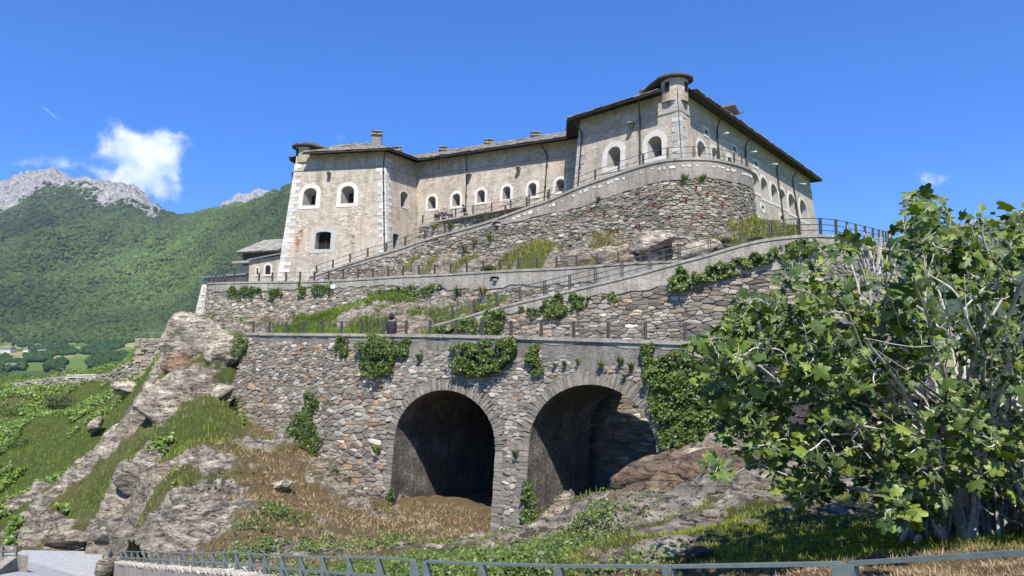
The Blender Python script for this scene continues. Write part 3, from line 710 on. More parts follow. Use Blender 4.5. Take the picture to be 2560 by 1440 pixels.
# left return
mb = MB(); z0 = LOW.top(0)
for k in range(8):
    za, zb = z0 - k * 1.5, z0 - (k + 1) * 1.5
    A = LOW.pt(low_left(za), za); B = LOW.pt(low_left(zb), zb); bk = Vector((-ln.x, -ln.y, 0)) * 7 + Vector((-ld.x, -ld.y, 0)) * 0
    mb.quad(A, B, B + bk, A + bk)
mb.build('side_face', M['mortar'], low)
def lowkeep(s, z):
    zt = LOW.top(s); band = .42 + .38 * float(vnoise(s * .35, 3.1)) + .25 * float(vnoise(s * 1.3, 8))
    if s > 12: band += .35
    if z > zt - max(band, .25) - .1: return False
    if s < low_left(z) + .12 or s > LOW.L: return False
    for a in ARCH:
        if in_arch(a, s, z, .62): return False
    return True
rnd = random.Random(5)
cl = cells(-3.2, LOW.L, -2.4, 1.2, .30, .125, rnd, keep=lowkeep, drop=.36) + cells(-3.2, LOW.L, -10.6, -2.4, .40, .175, rnd, keep=lowkeep, drop=.42)
# pier zone uses thinner stones
sp0, sp1 = ARCH[0][1] - .3, ARCH[1][0] + .3
cl = [c for c in cl if not (c[0] > 13.2 and (sp0 < c[0] < sp1 or c[0] > sp1 or c[1] > -2.3))]
cl += cells(13.2, LOW.L, -10.6, .4, .32, .145, rnd, keep=lambda s, z: lowkeep(s, z) and s > 13.2 and (sp0 < s < sp1 or s > sp1 or z > -2.3))
gpal = WARM
cA = [c for c in cl if c[0] <= 13.2 or (c[1] <= -2.3 and c[0] < sp0)]; cB = [c for c in cl if not (c[0] <= 13.2 or (c[1] <= -2.3 and c[0] < sp0))]
stones(LOW, low, cA, rnd, WARM, (.03, .09), .03)
stones(LOW, low, cB, rnd, [(.5, (.26, .25, .235)), (.2, (.19, .18, .165)), (.2, (.35, .34, .32)), (.1, (.27, .21, .165))], (.015, .05), .03, limit=0)
# voussoirs: thin slates set radially
for a in ARCH:
    sl, sr, zs, za = a; c = (sl + sr) / 2; w = (sr - sl) / 2; h = za - zs; n = 112
    for i in range(n):
        t0 = math.pi * (i + .07) / n; t1 = math.pi * (i + .93) / n
        L_ = rnd.uniform(.26, .74); h0 = rnd.uniform(.01, .07)
        def q(t, e): 
            return (c - (w + e) * math.cos(t), zs + (h + e) * math.sin(t) ** .95)
        P4 = [q(t0, 0), q(t1, 0), q(t1 , L_), q(t0, L_ * rnd.uniform(.9, 1.05))]
        vs = [LOW.pt(s, z, -.05) for s, z in P4] + [LOW.pt(s, z, h0) for s, z in P4]
        m2 = MB(); f = rnd.uniform(.6, 1.2); m2.add(vs, [(4, 5, 6, 7), (0, 1, 5, 4), (1, 2, 6, 5), (2, 3, 7, 6), (3, 0, 4, 7)], (.235 * f, .225 * f, .205 * f))
        m2.build('voussoir', M['stone'], low, origin=LOW.pt(P4[0][0], P4[0][1], 0))
# jamb blocks below the springing
for a in ARCH:
    for sd, s0 in ((-1, a[0]), (1, a[1])):
        z = a[2]
        while z > -9.8:
            hh = rnd.uniform(.14, .26); L_ = rnd.uniform(.34, .62); h0 = rnd.uniform(.015, .05)
            sa, sb = (s0 - L_, s0) if sd < 0 else (s0, s0 + L_)
            P4 = [(sa, z - hh + .025), (sb, z - hh + .025), (sb, z), (sa, z)]
            vs = [LOW.pt(s, zz, -.03) for s, zz in P4] + [LOW.pt(s, zz, h0) for s, zz in P4]
            m2 = MB(); f = rnd.uniform(.75, 1.2); m2.add(vs, [(4, 5, 6, 7), (0, 1, 5, 4), (1, 2, 6, 5), (2, 3, 7, 6), (3, 0, 4, 7)], (.23 * f, .215 * f, .195 * f))
            m2.build('jamb_stone', M['stone'], low, origin=LOW.pt(sa, z, 0)); z -= hh
# vaults
bk3 = Vector((-ln.x, -ln.y, 0))
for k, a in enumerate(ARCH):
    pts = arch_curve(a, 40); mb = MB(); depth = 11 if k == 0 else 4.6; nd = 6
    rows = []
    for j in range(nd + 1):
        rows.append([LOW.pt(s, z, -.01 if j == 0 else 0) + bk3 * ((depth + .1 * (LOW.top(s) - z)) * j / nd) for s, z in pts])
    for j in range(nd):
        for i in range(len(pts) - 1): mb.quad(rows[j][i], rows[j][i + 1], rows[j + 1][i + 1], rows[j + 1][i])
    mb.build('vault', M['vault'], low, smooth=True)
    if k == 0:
        mb = MB(); mb.add(rows[-1], [tuple(range(len(pts)))]); mb.build('vault_end_wall', M['vault_shade'], low)  # closing wall with the vault's darkness put into its colour
# parapet render and coping
def bandz(s): return LOW.top(s) - (.30 + .12 * float(vnoise(s * .5, 1)) + .08 * float(vnoise(s * 2, 4)))
wall_sheet(LOW, 'parapet_band', M['cement'], low, lambda s: bandz(s), lambda s: LOW.top(s) - .13, ds=.25, nz=2, off=.02, thick=.5)
wall_sheet(LOW, 'coping', M['cement'], low, lambda s: LOW.top(s) - .125, lambda s: LOW.top(s) + .03 + .015 * float(vnoise(s * 2, 9)), ds=.4, nz=1, off=.10, thick=.6)

# lower road deck
mb = MB(); n = 30; A = []
for i in range(n + 1):
    s = LOW.L * i / n; p = LOW.xy(s); z = LOW.top(s) - .35
    f = Vector((p.x, p.y, z)); back = 4.5 if s > 24.5 else 12
    A.append((f + bk3 * .3, f + bk3 * back, z))
for i in range(n):
    mb.quad(A[i][0], A[i + 1][0], A[i + 1][1], A[i][1]); d = Vector((0, 0, -.9)); mb.quad(A[i][1], A[i + 1][1], A[i + 1][1] + d, A[i][1] + d)
    mb.quad(A[i][0] + d, A[i + 1][0] + d, A[i + 1][1] + d, A[i][1] + d)
tag(mb.build('lower_path', M['cement']), kind='structure')

# ================================================================ ramp wall
ramp_w = thing('retaining_wall', 'sloping stone wall of the middle ramp with ivy, rising right behind the fig tree', 'wall', tuple(RAMP.pt(RAMP.L / 2, 0)))
sdeep = RAMP.hit(1440, 760)[0]
wall_sheet(RAMP, 'mortar_face', M['mortar'], ramp_w, lambda s: -11.0 if s > sdeep else -.2, nz=10)
def rband(s):
    k = s / RAMP.L
    return .55 + .25 * float(vnoise(s * .4, 3)) + (1.0 * math.exp(-((k - .50) / .16) ** 2)) + .1 * float(vnoise(s * 2, 1))
def rkeep(s, z): return 0 < s < RAMP.L and z < RAMP.top(s) - rband(s) - .05 and (z > -.2 or s > sdeep)
rnd = random.Random(21)
cl = cells(0, RAMP.L, -6.0, 6.2, .42, .145, rnd, keep=rkeep, drop=.42)
stones(RAMP, ramp_w, cl, rnd, GREY, (.03, .10), .03)
wall_sheet(RAMP, 'parapet_band', M['cement'], ramp_w, lambda s: RAMP.top(s) - rband(s), lambda s: RAMP.top(s) - .12, ds=.2, nz=3, off=.06, thick=.5)
wall_sheet(RAMP, 'coping', M['cement'], ramp_w, lambda s: RAMP.top(s) - .115, lambda s: RAMP.top(s) + .02, ds=.4, nz=1, off=.11, thick=.6)
def deck(path, back, name, s0=0, s1=None, drop=.35, mat=None):
    s1 = path.L if s1 is None else s1; mb = MB(); n = 40; A = []
    for i in range(n + 1):
        s = s0 + (s1 - s0) * i / n; z = path.top(s) - drop; a = path.pt(s, path.top(s), -.2); b = path.pt(s, path.top(s), -back)
        a.z = z; b.z = z; A.append((a, b))
    for i in range(n): mb.quad(A[i][0], A[i + 1][0], A[i + 1][1], A[i][1])
    return tag(mb.build(name, mat or M['cement']), kind='structure')
deck(RAMP, 3.6, 'ramp_path')

# ================================================================ middle wall
mid = thing('retaining_wall', 'long level stone wall across the hill below the fort, under the second fence', 'wall', tuple(MID.pt(MID.L / 2, 1)))
wall_sheet(MID, 'mortar_face', M['mortar'], mid, -1.5, nz=8)
def mband(s): return .55 + .25 * float(vnoise(s * .3, 13)) + (.7 if s > MID.L * .62 else .15) + .12 * float(vnoise(s * 1.7, 2))
rnd = random.Random(31)
cl = cells(0, MID.L, -1.2, 6.4, .44, .185, rnd, keep=lambda s, z: 0 < s < MID.L and z < MID.top(s) - mband(s), drop=.24)
stones(MID, mid, cl, rnd, [(.4, (.27, .26, .235)), (.2, (.20, .19, .17)), (.2, (.37, .36, .335)), (.12, (.25, .20, .155)), (.08, (.34, .27, .19))], (.02, .08), .035, round_=False)
wall_sheet(MID, 'parapet_band', M['cement'], mid, lambda s: MID.top(s) - mband(s) + .15, lambda s: MID.top(s) - .10, ds=.25, nz=2, off=.05, thick=.4)
wall_sheet(MID, 'coping', M['cement'], mid, lambda s: MID.top(s) - .095, lambda s: MID.top(s) + .05, ds=.4, nz=1, off=.10, thick=.5)
deck(MID, 5.0, 'middle_path')
def on_wall_box(path, parent, u, v, w, h, d, mat, name, off=0.0):
    s, z = path.hit(u, v); p = path.pt(s, z, off); n = path.n(s); mb = MB()
    mb.box(p, (w, d, h), math.atan2(n.y, n.x) + math.pi / 2); return mb.build(name, mat, parent)
# drain hole with stone lintel
def drain(path, parent, u, v, w, h):
    s, z = path.hit(u, v)
    on_wall_box(path, parent, u, v, w, h, .12, M['dark'], 'drain_opening', .03)
    mb = MB(); n = 7
    for i in range(n):
        t0 = math.pi * i / n; t1 = math.pi * (i + .9) / n
        P4 = [(s - w * .52 * math.cos(t), z + h * .35 + e * math.sin(t) * 1) for t, e in ((t0, h * .2), (t1, h * .2))]
        P4 += [(s - (w * .52 + .13) * math.cos(t), z + h * .35 + (h * .2 + .13) * math.sin(t)) for t in (t1, t0)]
        vs = [path.pt(a, b, 0) for a, b in P4] + [path.pt(a, b, .2) for a, b in P4]
        mb.add(vs, [(4, 5, 6, 7), (0, 1, 5, 4), (1, 2, 6, 5), (2, 3, 7, 6), (3, 0, 4, 7)], (.2, .19, .17))
    mb.build('drain_arch', M['stone'], parent)
    mb = MB(); mb.box(path.pt(s + .1, z - h * .3, .12), (w * .6, .25, .14), rnd.random(), (.3, .29, .26)); mb.build('spout_stone', M['stone'], parent)
drain(MID, mid, 1238, 697, .5, .26)
# ================================================================ bastion wall
bast = thing('bastion_wall', 'curved dry-laid stone bastion below the right corner of the fort', 'wall', tuple(BAST.pt(BAST.L / 2, 6)))
def bzlo(s): return 4.4
wall_sheet(BAST, 'mortar_face', M['mortar'], bast, bzlo, nz=8)
def bband(s):
    k = s / BAST.L; 
    return (.45 if k < .33 else .45 + 1.0 * min((k - .33) / .15, 1)) + .22 * float(vnoise(s * .3, 5)) + .08 * float(vnoise(s * 2, 6))
rnd = random.Random(41)
cl = cells(0, BAST.L, 4.6, 12.6, .38, .135, rnd, keep=lambda s, z: 0 < s < BAST.L and z < BAST.top(s) - bband(s), drop=.2)
stones(BAST, bast, cl, rnd, SLATE, (.03, .12), .05, round_=False)
wall_sheet(BAST, 'parapet_band', M['wash'], bast, lambda s: BAST.top(s) - bband(s) + .05, lambda s: BAST.top(s) - .12, ds=.25, nz=4, off=.07, thick=.4)
wall_sheet(BAST, 'coping', M['cement'], bast, lambda s: BAST.top(s) - .115, lambda s: BAST.top(s) + .05, ds=.35, nz=1, off=.14, thick=.6)
# row of white stones set into the render
s = BAST.L * .36
while s < BAST.L * .90:
    z = BAST.top(s) - .48 + rnd.uniform(-.08, .05); w = rnd.uniform(.16, .55); h = rnd.uniform(.14, .34); k = rnd.randint(4, 6)
    if rnd.random() < .82:
        P = [(w / 2 * math.cos(2 * math.pi * i / k + .5) * rnd.uniform(.7, 1.1), h / 2 * math.sin(2 * math.pi * i / k + .5) * rnd.uniform(.7, 1.1)) for i in range(k)]
        vs = [BAST.pt(s + x, z + y, .05) for x, y in P] + [BAST.pt(s + x * .9, z + y * .9, .10) for x, y in P]
        m2 = MB(); f = rnd.uniform(.8, 1.1); m2.add(vs, [tuple(range(k, 2 * k))] + [(i, (i + 1) % k, k + (i + 1) % k, k + i) for i in range(k)], (.60 * f, .60 * f, .57 * f))
        m2.build('white_stone', M['stone'], bast, origin=BAST.pt(s, z, 0))
    s += w * .75 + rnd.uniform(.03, .4)
for (u, v) in ((1739, 469), (1767, 485), (1714, 503), (1636, 509), (1803, 513), (1570, 525), (1480, 523), (1513, 534), (1674, 544), (1753, 543), (1600, 565), (1449, 592), (1545, 576)):
    s_, z_ = BAST.hit(u, v)
    mb = MB()
    for dz, h in ((.10, .035), (-.10, .035)): mb.box(BAST.pt(s_, z_ + dz, .06), (.17, .14, h), math.atan2(BAST.n(s_).y, BAST.n(s_).x) + math.pi / 2)
    mb.box(BAST.pt(s_ - .06, z_, .06), (.045, .14, .22), math.atan2(BAST.n(s_).y, BAST.n(s_).x) + math.pi / 2)
    hol = mb.build('red_brick_weephole', M['rust'], bast)
    mb = MB(); mb.box(BAST.pt(s_ + .02, z_, .06), (.12, .08, .17), math.atan2(BAST.n(s_).y, BAST.n(s_).x) + math.pi / 2); mb.build('weephole_opening', M['dark'], bast)
drain(BAST, bast, 1243, 560, .55, .28)
deck(BAST, 3.4, 'upper_path', s0=0, s1=BAST.L * .93)
# upper terrace wall behind the ramp
terr = thing('retaining_wall', 'short stone wall under the terrace where visitors stand beside the fort facade', 'wall', tuple(TERR.pt(TERR.L / 2, 8)))
wall_sheet(TERR, 'mortar_face', M['mortar'], terr, 6.0)
cl = cells(0, TERR.L, 6.2, 12, .42, .19, rnd, keep=lambda s, z: 0 < s < TERR.L and z < TERR.top(s) - .3, drop=.2)
stones(TERR, terr, cl, rnd, SLATE, (.02, .08), .04, round_=False)
wall_sheet(TERR, 'coping', M['cement'], terr, lambda s: TERR.top(s) - .3, lambda s: TERR.top(s) + .02, ds=.5, nz=2, off=.07, thick=.5)
mb = MB(); a = TERR.pt(0, TERR.top(0)); b = TERR.pt(TERR.L, TERR.top(TERR.L))
mb.quad(a - Vector((0, 0, .1)), b - Vector((0, 0, .1)), b + Vector((2, 9, -.1)), a + Vector((2, 9, -.1)))
c_ = TERR.pt(0, 6.0); mb.quad(a, c_, c_ + Vector((1.5, 9, 0)), a + Vector((1.5, 9, 0)))
tag(mb.build('terrace_path', M['mortar']), kind='structure')

# ================================================================ the fort
EZ = 18.75
def at_z(u, v, z):
    d = pdir(u, v); return d * (z / d.z)
class Fort(Path):
    def __init__(s, pts, batter):
        Path.__init__(s, pts, batter, smooth=False)
        n = len(s.P); sn = []
        for i in range(n - 1):
            d = (s.P[i + 1].xy - s.P[i].xy).normalized(); sn.append(Vector((d.y, -d.x)))
        s.SN = sn; s.N = []
        for i in range(n):
            a = sn[max(i - 1, 0)]; b = sn[min(i, n - 2)]; m = a + b; s.N.append(m / max(m.dot(a), .25))
    def seg(s, i): return s.S[i], s.S[i + 1]
    def n(s, a): return s.SN[s._i(a)[0]]
    def pts_(s, i, a, z, off=0.0):
        L = s.S[i + 1] - s.S[i]; t = (a - s.S[i]) / L; e = s.batter * (EZ - z) + off
        p = s.P[i].xy + (s.P[i + 1].xy - s.P[i].xy) * t + (s.N[i] * (1 - t) + s.N[i + 1] * t) * e
        return Vector((p.x, p.y, z))
    def pt(s, a, z, off=0.0): return s.pts_(s._i(a)[0], a, z, off)
    def hit_seg(s, i, u, v):
        A, B = s.P[i], s.P[i + 1]; d2 = (B.xy - A.xy); L = d2.length; d2.normalize(); n = s.SN[i]; d = pdir(u, v)
        den = d.x * n.x + d.y * n.y + s.batter * d.z; t = (A.xy.dot(n) + s.batter * EZ) / den
        p = d * t; lat = (p.xy - A.xy).dot(d2); e = s.batter * (EZ - p.z); l1 = s.N[i].dot(d2); l2 = s.N[i + 1].dot(d2)
        return s.S[i] + L * (lat - l1 * e) / (L + (l2 - l1) * e), p.z
c_tl = at_z(741, 392, EZ); c_tr = at_z(963, 381, EZ); c_ic = at_z(1041, 409, EZ); c_me = at_z(1446, 349, EZ); c_bl = at_z(1450, 303, EZ); c_br = at_z(1696, 228, EZ); c_re = at_z(2024, 450, EZ)
fw = c_tr - c_tl
c_l0 = c_tl + Vector((1.5, 15, 0)); c_r1 = c_re + Vector((-9, 6, 0))
FT = Fort([c_l0, c_tl, c_tr, c_ic, c_me, c_bl, c_br, c_re, c_r1], .095)
print('fort', [(round(p.x, 1), round(p.y, 1)) for p in FT.P])
fort = thing('fort', 'large stone fort with long eaves and arched embrasures crowning the rock', 'fort', tuple((c_ic.x, c_ic.y, 5)))
LEFT, TF, TS, MAIN, BS, BF, RW, RB = range(8)
WIN = {TF: [(759, 791, 470, 514, 1), (853, 885, 465, 509, 1), (789, 827, 579, 623, 2)],
       TS: [(1001, 1021, 479, 519, 0), (966, 997, 583, 622, 2)],
       MAIN: [(1070, 1089, 491, 522, 1), (1131, 1150, 484, 515, 1), (1193, 1212, 475, 506, 1), (1257, 1276, 466, 498, 1), (1321, 1341, 457.5, 490, 1), (1390, 1411, 448, 478.5, 1)],
       BF: [(1519, 1551, 367, 417, 1), (1619, 1654, 341, 394, 1)],
       RW: [(1743, 1765, 355, 396, 1), (1780, 1793, 371, 399, 1), (1818.5, 1830, 393, 410, 1), (1880, 1898, 433, 480, 1), (1903, 1919.5, 446, 497, 1), (1928, 1944, 462, 507, 1), (1950.5, 1964, 475, 519, 1), (1971.6, 1988.6, 487, 534.5, 1), (2000, 2017.5, 502, 551.5, 1),
            (1896, 1907.6, 549, 571, 1), (1919.6, 1930, 560.7, 575, 1), (1944, 1954, 573, 585, 1), (1903.6, 1910, 514, 525, 3), (1950.5, 1956.3, 539, 551, 3), (1761, 1769, 325, 335, 4), (1832, 1840, 368, 378, 4), (1885, 1893, 405, 415, 4)]}
def opening(s0, s1, zb, zt, kind, g=0.0, n=12):
    c = (s0 + s1) / 2; w = (s1 - s0) / 2; h = zt - zb
    if kind == 3: return [(c + (w + g) * math.cos(2 * math.pi * i / 16), (zb + zt) / 2 + (h / 2 + g) * math.sin(2 * math.pi * i / 16)) for i in range(16)]
    if kind == 4: return [(s0 - g, zb - g), (s1 + g, zb - g), (s1 + g, zt + g), (s0 - g, zt + g)]
    r = {0: .8, 1: .85, 2: .30}[kind] * w; zs = zt - r
    return [(s0 - g, zb - g * .8), (s1 + g, zb - g * .8)] + [(c + (w + g) * math.cos(math.pi * i / n), zs + (r + g) * math.sin(math.pi * i / n)) for i in range(n + 1)]
win_info = []
ZB = 4.4
for i in range(8):
    s0, s1 = FT.seg(i); outer = [(s0, ZB), (s1, ZB), (s1, EZ + .1), (s0, EZ + .1)]; rings = [outer]
    for (l, r, t, b, k) in WIN.get(i, []):
        vm = (t + b) / 2; um = (l + r) / 2
        sa = FT.hit_seg(i, l, vm)[0]; sb = FT.hit_seg(i, r, vm)[0]; zt = FT.hit_seg(i, um, t)[1]; zb = FT.hit_seg(i, um, b)[1]
        sa = max(sa, s0 + (.95 if k == 2 and i == TS else .35)); sb = min(sb, s1 - .3)
        win_info.append((i, sa, sb, zb, zt, k)); rings.append(opening(sa, sb, zb, zt, k))
    allp = sum(rings, []); tri = tessellate_polygon([[Vector((p[0], p[1], 0)) for p in r] for r in rings])
    mb = MB(); mb.add([FT.pts_(i, a, z) for a, z in allp], tri); mb.build('facade_wall', M['facade'], fort)
for (i, sa, sb, zb, zt, k) in win_info:
    o = opening(sa, sb, zb, zt, k); n = len(o); w = sb - sa; h = zt - zb
    N3 = Vector((FT.SN[i].x, FT.SN[i].y, 0))
    # surround
    g = {0: .10, 1: min(.42, .33 * max(w, .9)), 2: .45, 3: .30, 4: .26}[k]
    if i == BF: g = .48
    if i in (RW,) and k == 1: g = .30
    og = opening(sa, sb, zb, zt, k, g); mb = MB()
    outp = [FT.pts_(i, a, z, .035) for a, z in og]; inp = [FT.pts_(i, a, z, .035) for a, z in o]; outb = [FT.pts_(i, a, z, 0) for a, z in og]
    for q in range(n):
        p = (q + 1) % n; mb.quad(outp[q], outp[p], inp[p], inp[q]); mb.quad(outb[q], outb[p], outp[p], outp[q])
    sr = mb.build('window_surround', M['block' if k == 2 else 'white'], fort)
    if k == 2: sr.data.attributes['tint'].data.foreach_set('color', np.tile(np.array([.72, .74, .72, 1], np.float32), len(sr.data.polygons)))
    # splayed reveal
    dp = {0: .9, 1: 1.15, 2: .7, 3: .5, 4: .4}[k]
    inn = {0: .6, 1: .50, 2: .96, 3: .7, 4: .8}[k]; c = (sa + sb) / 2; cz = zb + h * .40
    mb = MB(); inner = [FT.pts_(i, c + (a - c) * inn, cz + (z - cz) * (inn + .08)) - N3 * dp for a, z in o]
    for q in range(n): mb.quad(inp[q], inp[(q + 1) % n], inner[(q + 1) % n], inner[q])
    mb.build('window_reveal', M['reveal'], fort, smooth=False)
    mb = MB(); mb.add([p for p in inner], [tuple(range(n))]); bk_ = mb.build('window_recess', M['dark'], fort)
    if k in (1, 2):
        zc = cz; mb = MB(); f = .06
        a0, a1 = c - w / 2 * inn, c + w / 2 * inn; z0_, z1_ = cz + (zb - cz) * (inn + .08), cz + (zt - cz) * (inn + .08)
        for (x0, y0, x1, y1) in ((c, z0_, c, z1_), (a0, (z0_ + z1_) / 2, a1, (z0_ + z1_) / 2), (a0, z0_ + f, a1, z0_ + f)):
            mb.bar(FT.pts_(i, x0, y0) - N3 * (dp - .06), FT.pts_(i, x1, y1) - N3 * (dp - .06), f)
        mb.build('window_frame', M['pipe'], fort)
# quoins at corners (vertex index, length on the side before, on the side after)
rnd = random.Random(51)
def quoins(vi, before=True, after=True, z0=5.0, z1=EZ - .8, strong=1.0):
    z = z0; k = 0
    while z < z1:
        h = rnd.uniform(.30, .42); La, Lb = (.85, .45) if k % 2 else (.45, .85)
        La *= rnd.uniform(.8, 1.15); Lb *= rnd.uniform(.8, 1.15); f = rnd.uniform(.78, 1.12) * strong; t = (f, f, f * .99); k += 1
        m2 = MB(); S = FT.S[vi]; off = .03
        for side, L_, si in ((-1, La, vi - 1), (1, Lb, vi)):
            if (side < 0 and not before) or (side > 0 and not after): continue
            e = S + side * L_
            A = [FT.pts_(si, S, z, off), FT.pts_(si, e, z, off), FT.pts_(si, e, z + h - .02, off), FT.pts_(si, S, z + h - .02, off)]
            B = [FT.pts_(si, S, z, -.01), FT.pts_(si, e, z, -.01), FT.pts_(si, e, z + h - .02, -.01), FT.pts_(si, S, z + h - .02, -.01)]
            m2.add(A + B, [(0, 1, 2, 3), (0, 4, 5, 1), (1, 5, 6, 2), (2, 6, 7, 3)], t)
        m2.build('quoin_stone', M['block'], fort, origin=FT.pts_(vi, S, z)); z += h
quoins(1); quoins(2); quoins(5, strong=.8); quoins(6, strong=.9, z0=9)
quoins(4, after=False, strong=.6, z0=9)
# pale plaster strip in the inner corner
# roof
S_ = .40; OV = 1.0
def roof_pt(i, a, off): return FT.pts_(i, a, EZ, off) + Vector((0, 0, .12 + (OV - off) * S_))
NC = 1.75
def near_corner(a): return min(abs(a - FT.S[1]), abs(a - FT.S[6])) < NC
mbU = MB(); slabs = MB(); fas = MB()
for i in range(8):
    gut = MB()
    s0, s1 = FT.seg(i); cuts = [s0, s1]
    for vi in (1, 6):
        for e in (FT.S[vi] - NC, FT.S[vi] + NC):
            if s0 < e < s1: cuts.append(e)
    cuts.sort(); fine = []
    for c0, c1 in zip(cuts, cuts[1:]):
        n = max(1, int((c1 - c0) / 1.2)); fine += [(c0 + (c1 - c0) * q / n, c0 + (c1 - c0) * (q + 1) / n) for q in range(n)]
    for a, b in fine:
        dn = Vector((0, 0, -.12)); ov = .02 if near_corner((a + b) / 2) else OV
        mbU.quad(roof_pt(i, a, ov) + dn, roof_pt(i, b, ov) + dn, roof_pt(i, b, -4.3) + dn, roof_pt(i, a, -4.3) + dn)
        r1, r0 = roof_pt(i, a, -4.3), roof_pt(i, b, -4.3)
        A2, B2 = FT.pts_(i, a, EZ, -8.8), FT.pts_(i, b, EZ, -8.8)
        mbU.quad(r1, r0, B2, A2)
        if ov > .5: fas.quad(roof_pt(i, a, OV + .01) + Vector((0, 0, -.2)), roof_pt(i, b, OV + .01) + Vector((0, 0, -.2)), roof_pt(i, b, OV + .01), roof_pt(i, a, OV + .01))
        if ov > .5: gut.tube([FT.pts_(i, a, EZ, OV + .06) + Vector((0, 0, -.04)), FT.pts_(i, b, EZ, OV + .06) + Vector((0, 0, -.04))], .075, 6)
    for e in cuts:
        if abs(abs(e - FT.S[1]) - NC) < .01 or abs(abs(e - FT.S[6]) - NC) < .01:
            fas.quad(roof_pt(i, e, OV) + Vector((0, 0, -.2)), roof_pt(i, e, .0) + Vector((0, 0, -.2)), roof_pt(i, e, .0), roof_pt(i, e, OV))
    # slabs in overlapping rows
    rows = 13
    for r in range(rows):
        o0 = OV + .12 - r * .42; o1 = o0 - .62; a = s0 - .1
        while a < s1 + .1:
            w = rnd.uniform(.35, .75); e = rnd.uniform(-.10, .08); lift = rnd.uniform(.0, .06) + .035; th = rnd.uniform(.04, .08)
            a1 = min(a + w, s1 + .1)
            if near_corner((a + a1) / 2) and o0 > .15: a += w; continue
            f = rnd.uniform(.6, 1.25); base = rnd.choice(((.27, .245, .21), (.20, .185, .165), (.30, .285, .255), (.245, .205, .16)))
            P = [roof_pt(i, a + .01, o0 + e), roof_pt(i, a1 - .02, o0 + e * .6 + rnd.uniform(-.05, .05)), roof_pt(i, a1 - .02, o1), roof_pt(i, a + .01, o1)]
            U = Vector((0, 0, 1)); lo = [P[0] + U * lift, P[1] + U * lift, P[2] + U * .01, P[3] + U * .01]; hi = [p + U * th for p in lo]
            slabs.add(lo + hi, [(4, 5, 6, 7), (0, 1, 5, 4), (1, 2, 6, 5), (3, 0, 4, 7), (0, 3, 2, 1)], tuple(x * f for x in base))
            a += w
    gut.build('gutter', M['pipe'], fort)
roof = mbU.build('roof', M['timber'], fort)
sl_o = slabs.build('roof_slabs', M['slab'], fort, kind='stuff')
fas.build('eaves_board', M['timber'], fort)
# thin moulded cornice line under the eaves
mb = MB()
for i in range(8):
    s0, s1 = FT.seg(i)
    A = [FT.pts_(i, s, z, o) for z, o in ((EZ - 1.55, .0), (EZ - 1.5, .06), (EZ - 1.38, .06), (EZ - 1.34, 0)) for s in (s0, s1)]
    mb.add(A, [(0, 1, 3, 2), (2, 3, 5, 4), (4, 5, 7, 6)])
mb.build('cornice', M['reveal'], fort)
# downpipes
for i, u, v0, zb in ((TF, 957, 400, 6.0), (MAIN, 1167, 420, 8.4), (MAIN, 1370, 400, 9.6), (BF, 1459, 330, 10.2), (BF, 1600, 280, 10.6), (RW, 1790, 330, 10.8), (RW, 1861, 380, 10.8), (RW, 1941, 440, 8.6), (RW, 1980, 460, 8.4)):
    a, z = FT.hit_seg(i, u, v0); zb_ = zb
    pts = [FT.pts_(i, a, EZ, OV) + Vector((0, 0, -.05)), FT.pts_(i, a, EZ - .35, .75), FT.pts_(i, a, EZ - 1.1, .18), FT.pts_(i, a, EZ - 1.6, .12), FT.pts_(i, a, zb_, .12)]
    m2 = MB(); m2.tube(pts, .065, 6)
    z = EZ - 2
    while z > zb_: m2.box(FT.pts_(i, a, z, .1), (.2, .2, .06)); z -= 2.0
    m2.build('downpipe', M['pipe'], fort)
# lightning cable on the front corner
m2 = MB(); m2.tube([FT.pts_(BF, FT.S[6] - .12, z, .06) for z in (EZ + 1.6, EZ - 1, 14, 10.5)], .02, 4); m2.build('cable', M['pipe'], fort)
# stone water spouts
for i, u, v in ((TF, 826, 434), (MAIN, 1173, 438), (MAIN, 1299, 421), (BF, 1580, 312)):
    a, z = FT.hit_seg(i, u, v); n = FT.SN[i]; rz = math.atan2(n.y, n.x); m2 = MB()
    m2.box(FT.pts_(i, a, z + .05, .3), (.62, .34, .10), rz, (.5, .48, .43)); m2.box(FT.pts_(i, a, z - .12, .2), (.42, .26, .22), rz, (.38, .36, .32)); m2.box(FT.pts_(i, a, z - .32, .1), (.24, .2, .18), rz, (.4, .38, .34))
    m2.build('stone_spout', M['block'], fort)
# patches of bare red brick on the left tower
for u, v, n_ in ((746, 604, 16), (743, 620, 8), (881, 598, 12), (750, 588, 8)):
    for k in range(n_):
        a, z = FT.hit_seg(TF, u + rnd.uniform(-5, 5), v + rnd.uniform(-12, 12)); m2 = MB(); f = rnd.uniform(.7, 1.2)
        m2.box(FT.pts_(TF, a, z, .005), (.24, .05, .07), math.atan2(fw.y, fw.x) + rnd.uniform(-.02, .02), (.34 * f, .19 * f, .14 * f)); m2.build('brick', M['stone'], fort, origin=FT.pts_(TF, a, z, 0))
# lamps on arms
for u, v in ((1800, 342), (1868, 385), (1919, 414), (1989, 461)):
    a, z = FT.hit_seg(RW, u, v); m2 = MB()
    m2.tube([FT.pts_(RW, a, z, 0), FT.pts_(RW, a, z + .08, .35), FT.pts_(RW, a, z + .08, .75)], .03, 5)
    lp = m2.build('lamp_arm', M['whitep'], fort); m2 = MB(); m2.box(FT.pts_(RW, a, z + .04, .82), (.25, .16, .09), math.atan2(FT.SN[RW].y, FT.SN[RW].x)); m2.build('lamp_head', M['whitep'], lp)
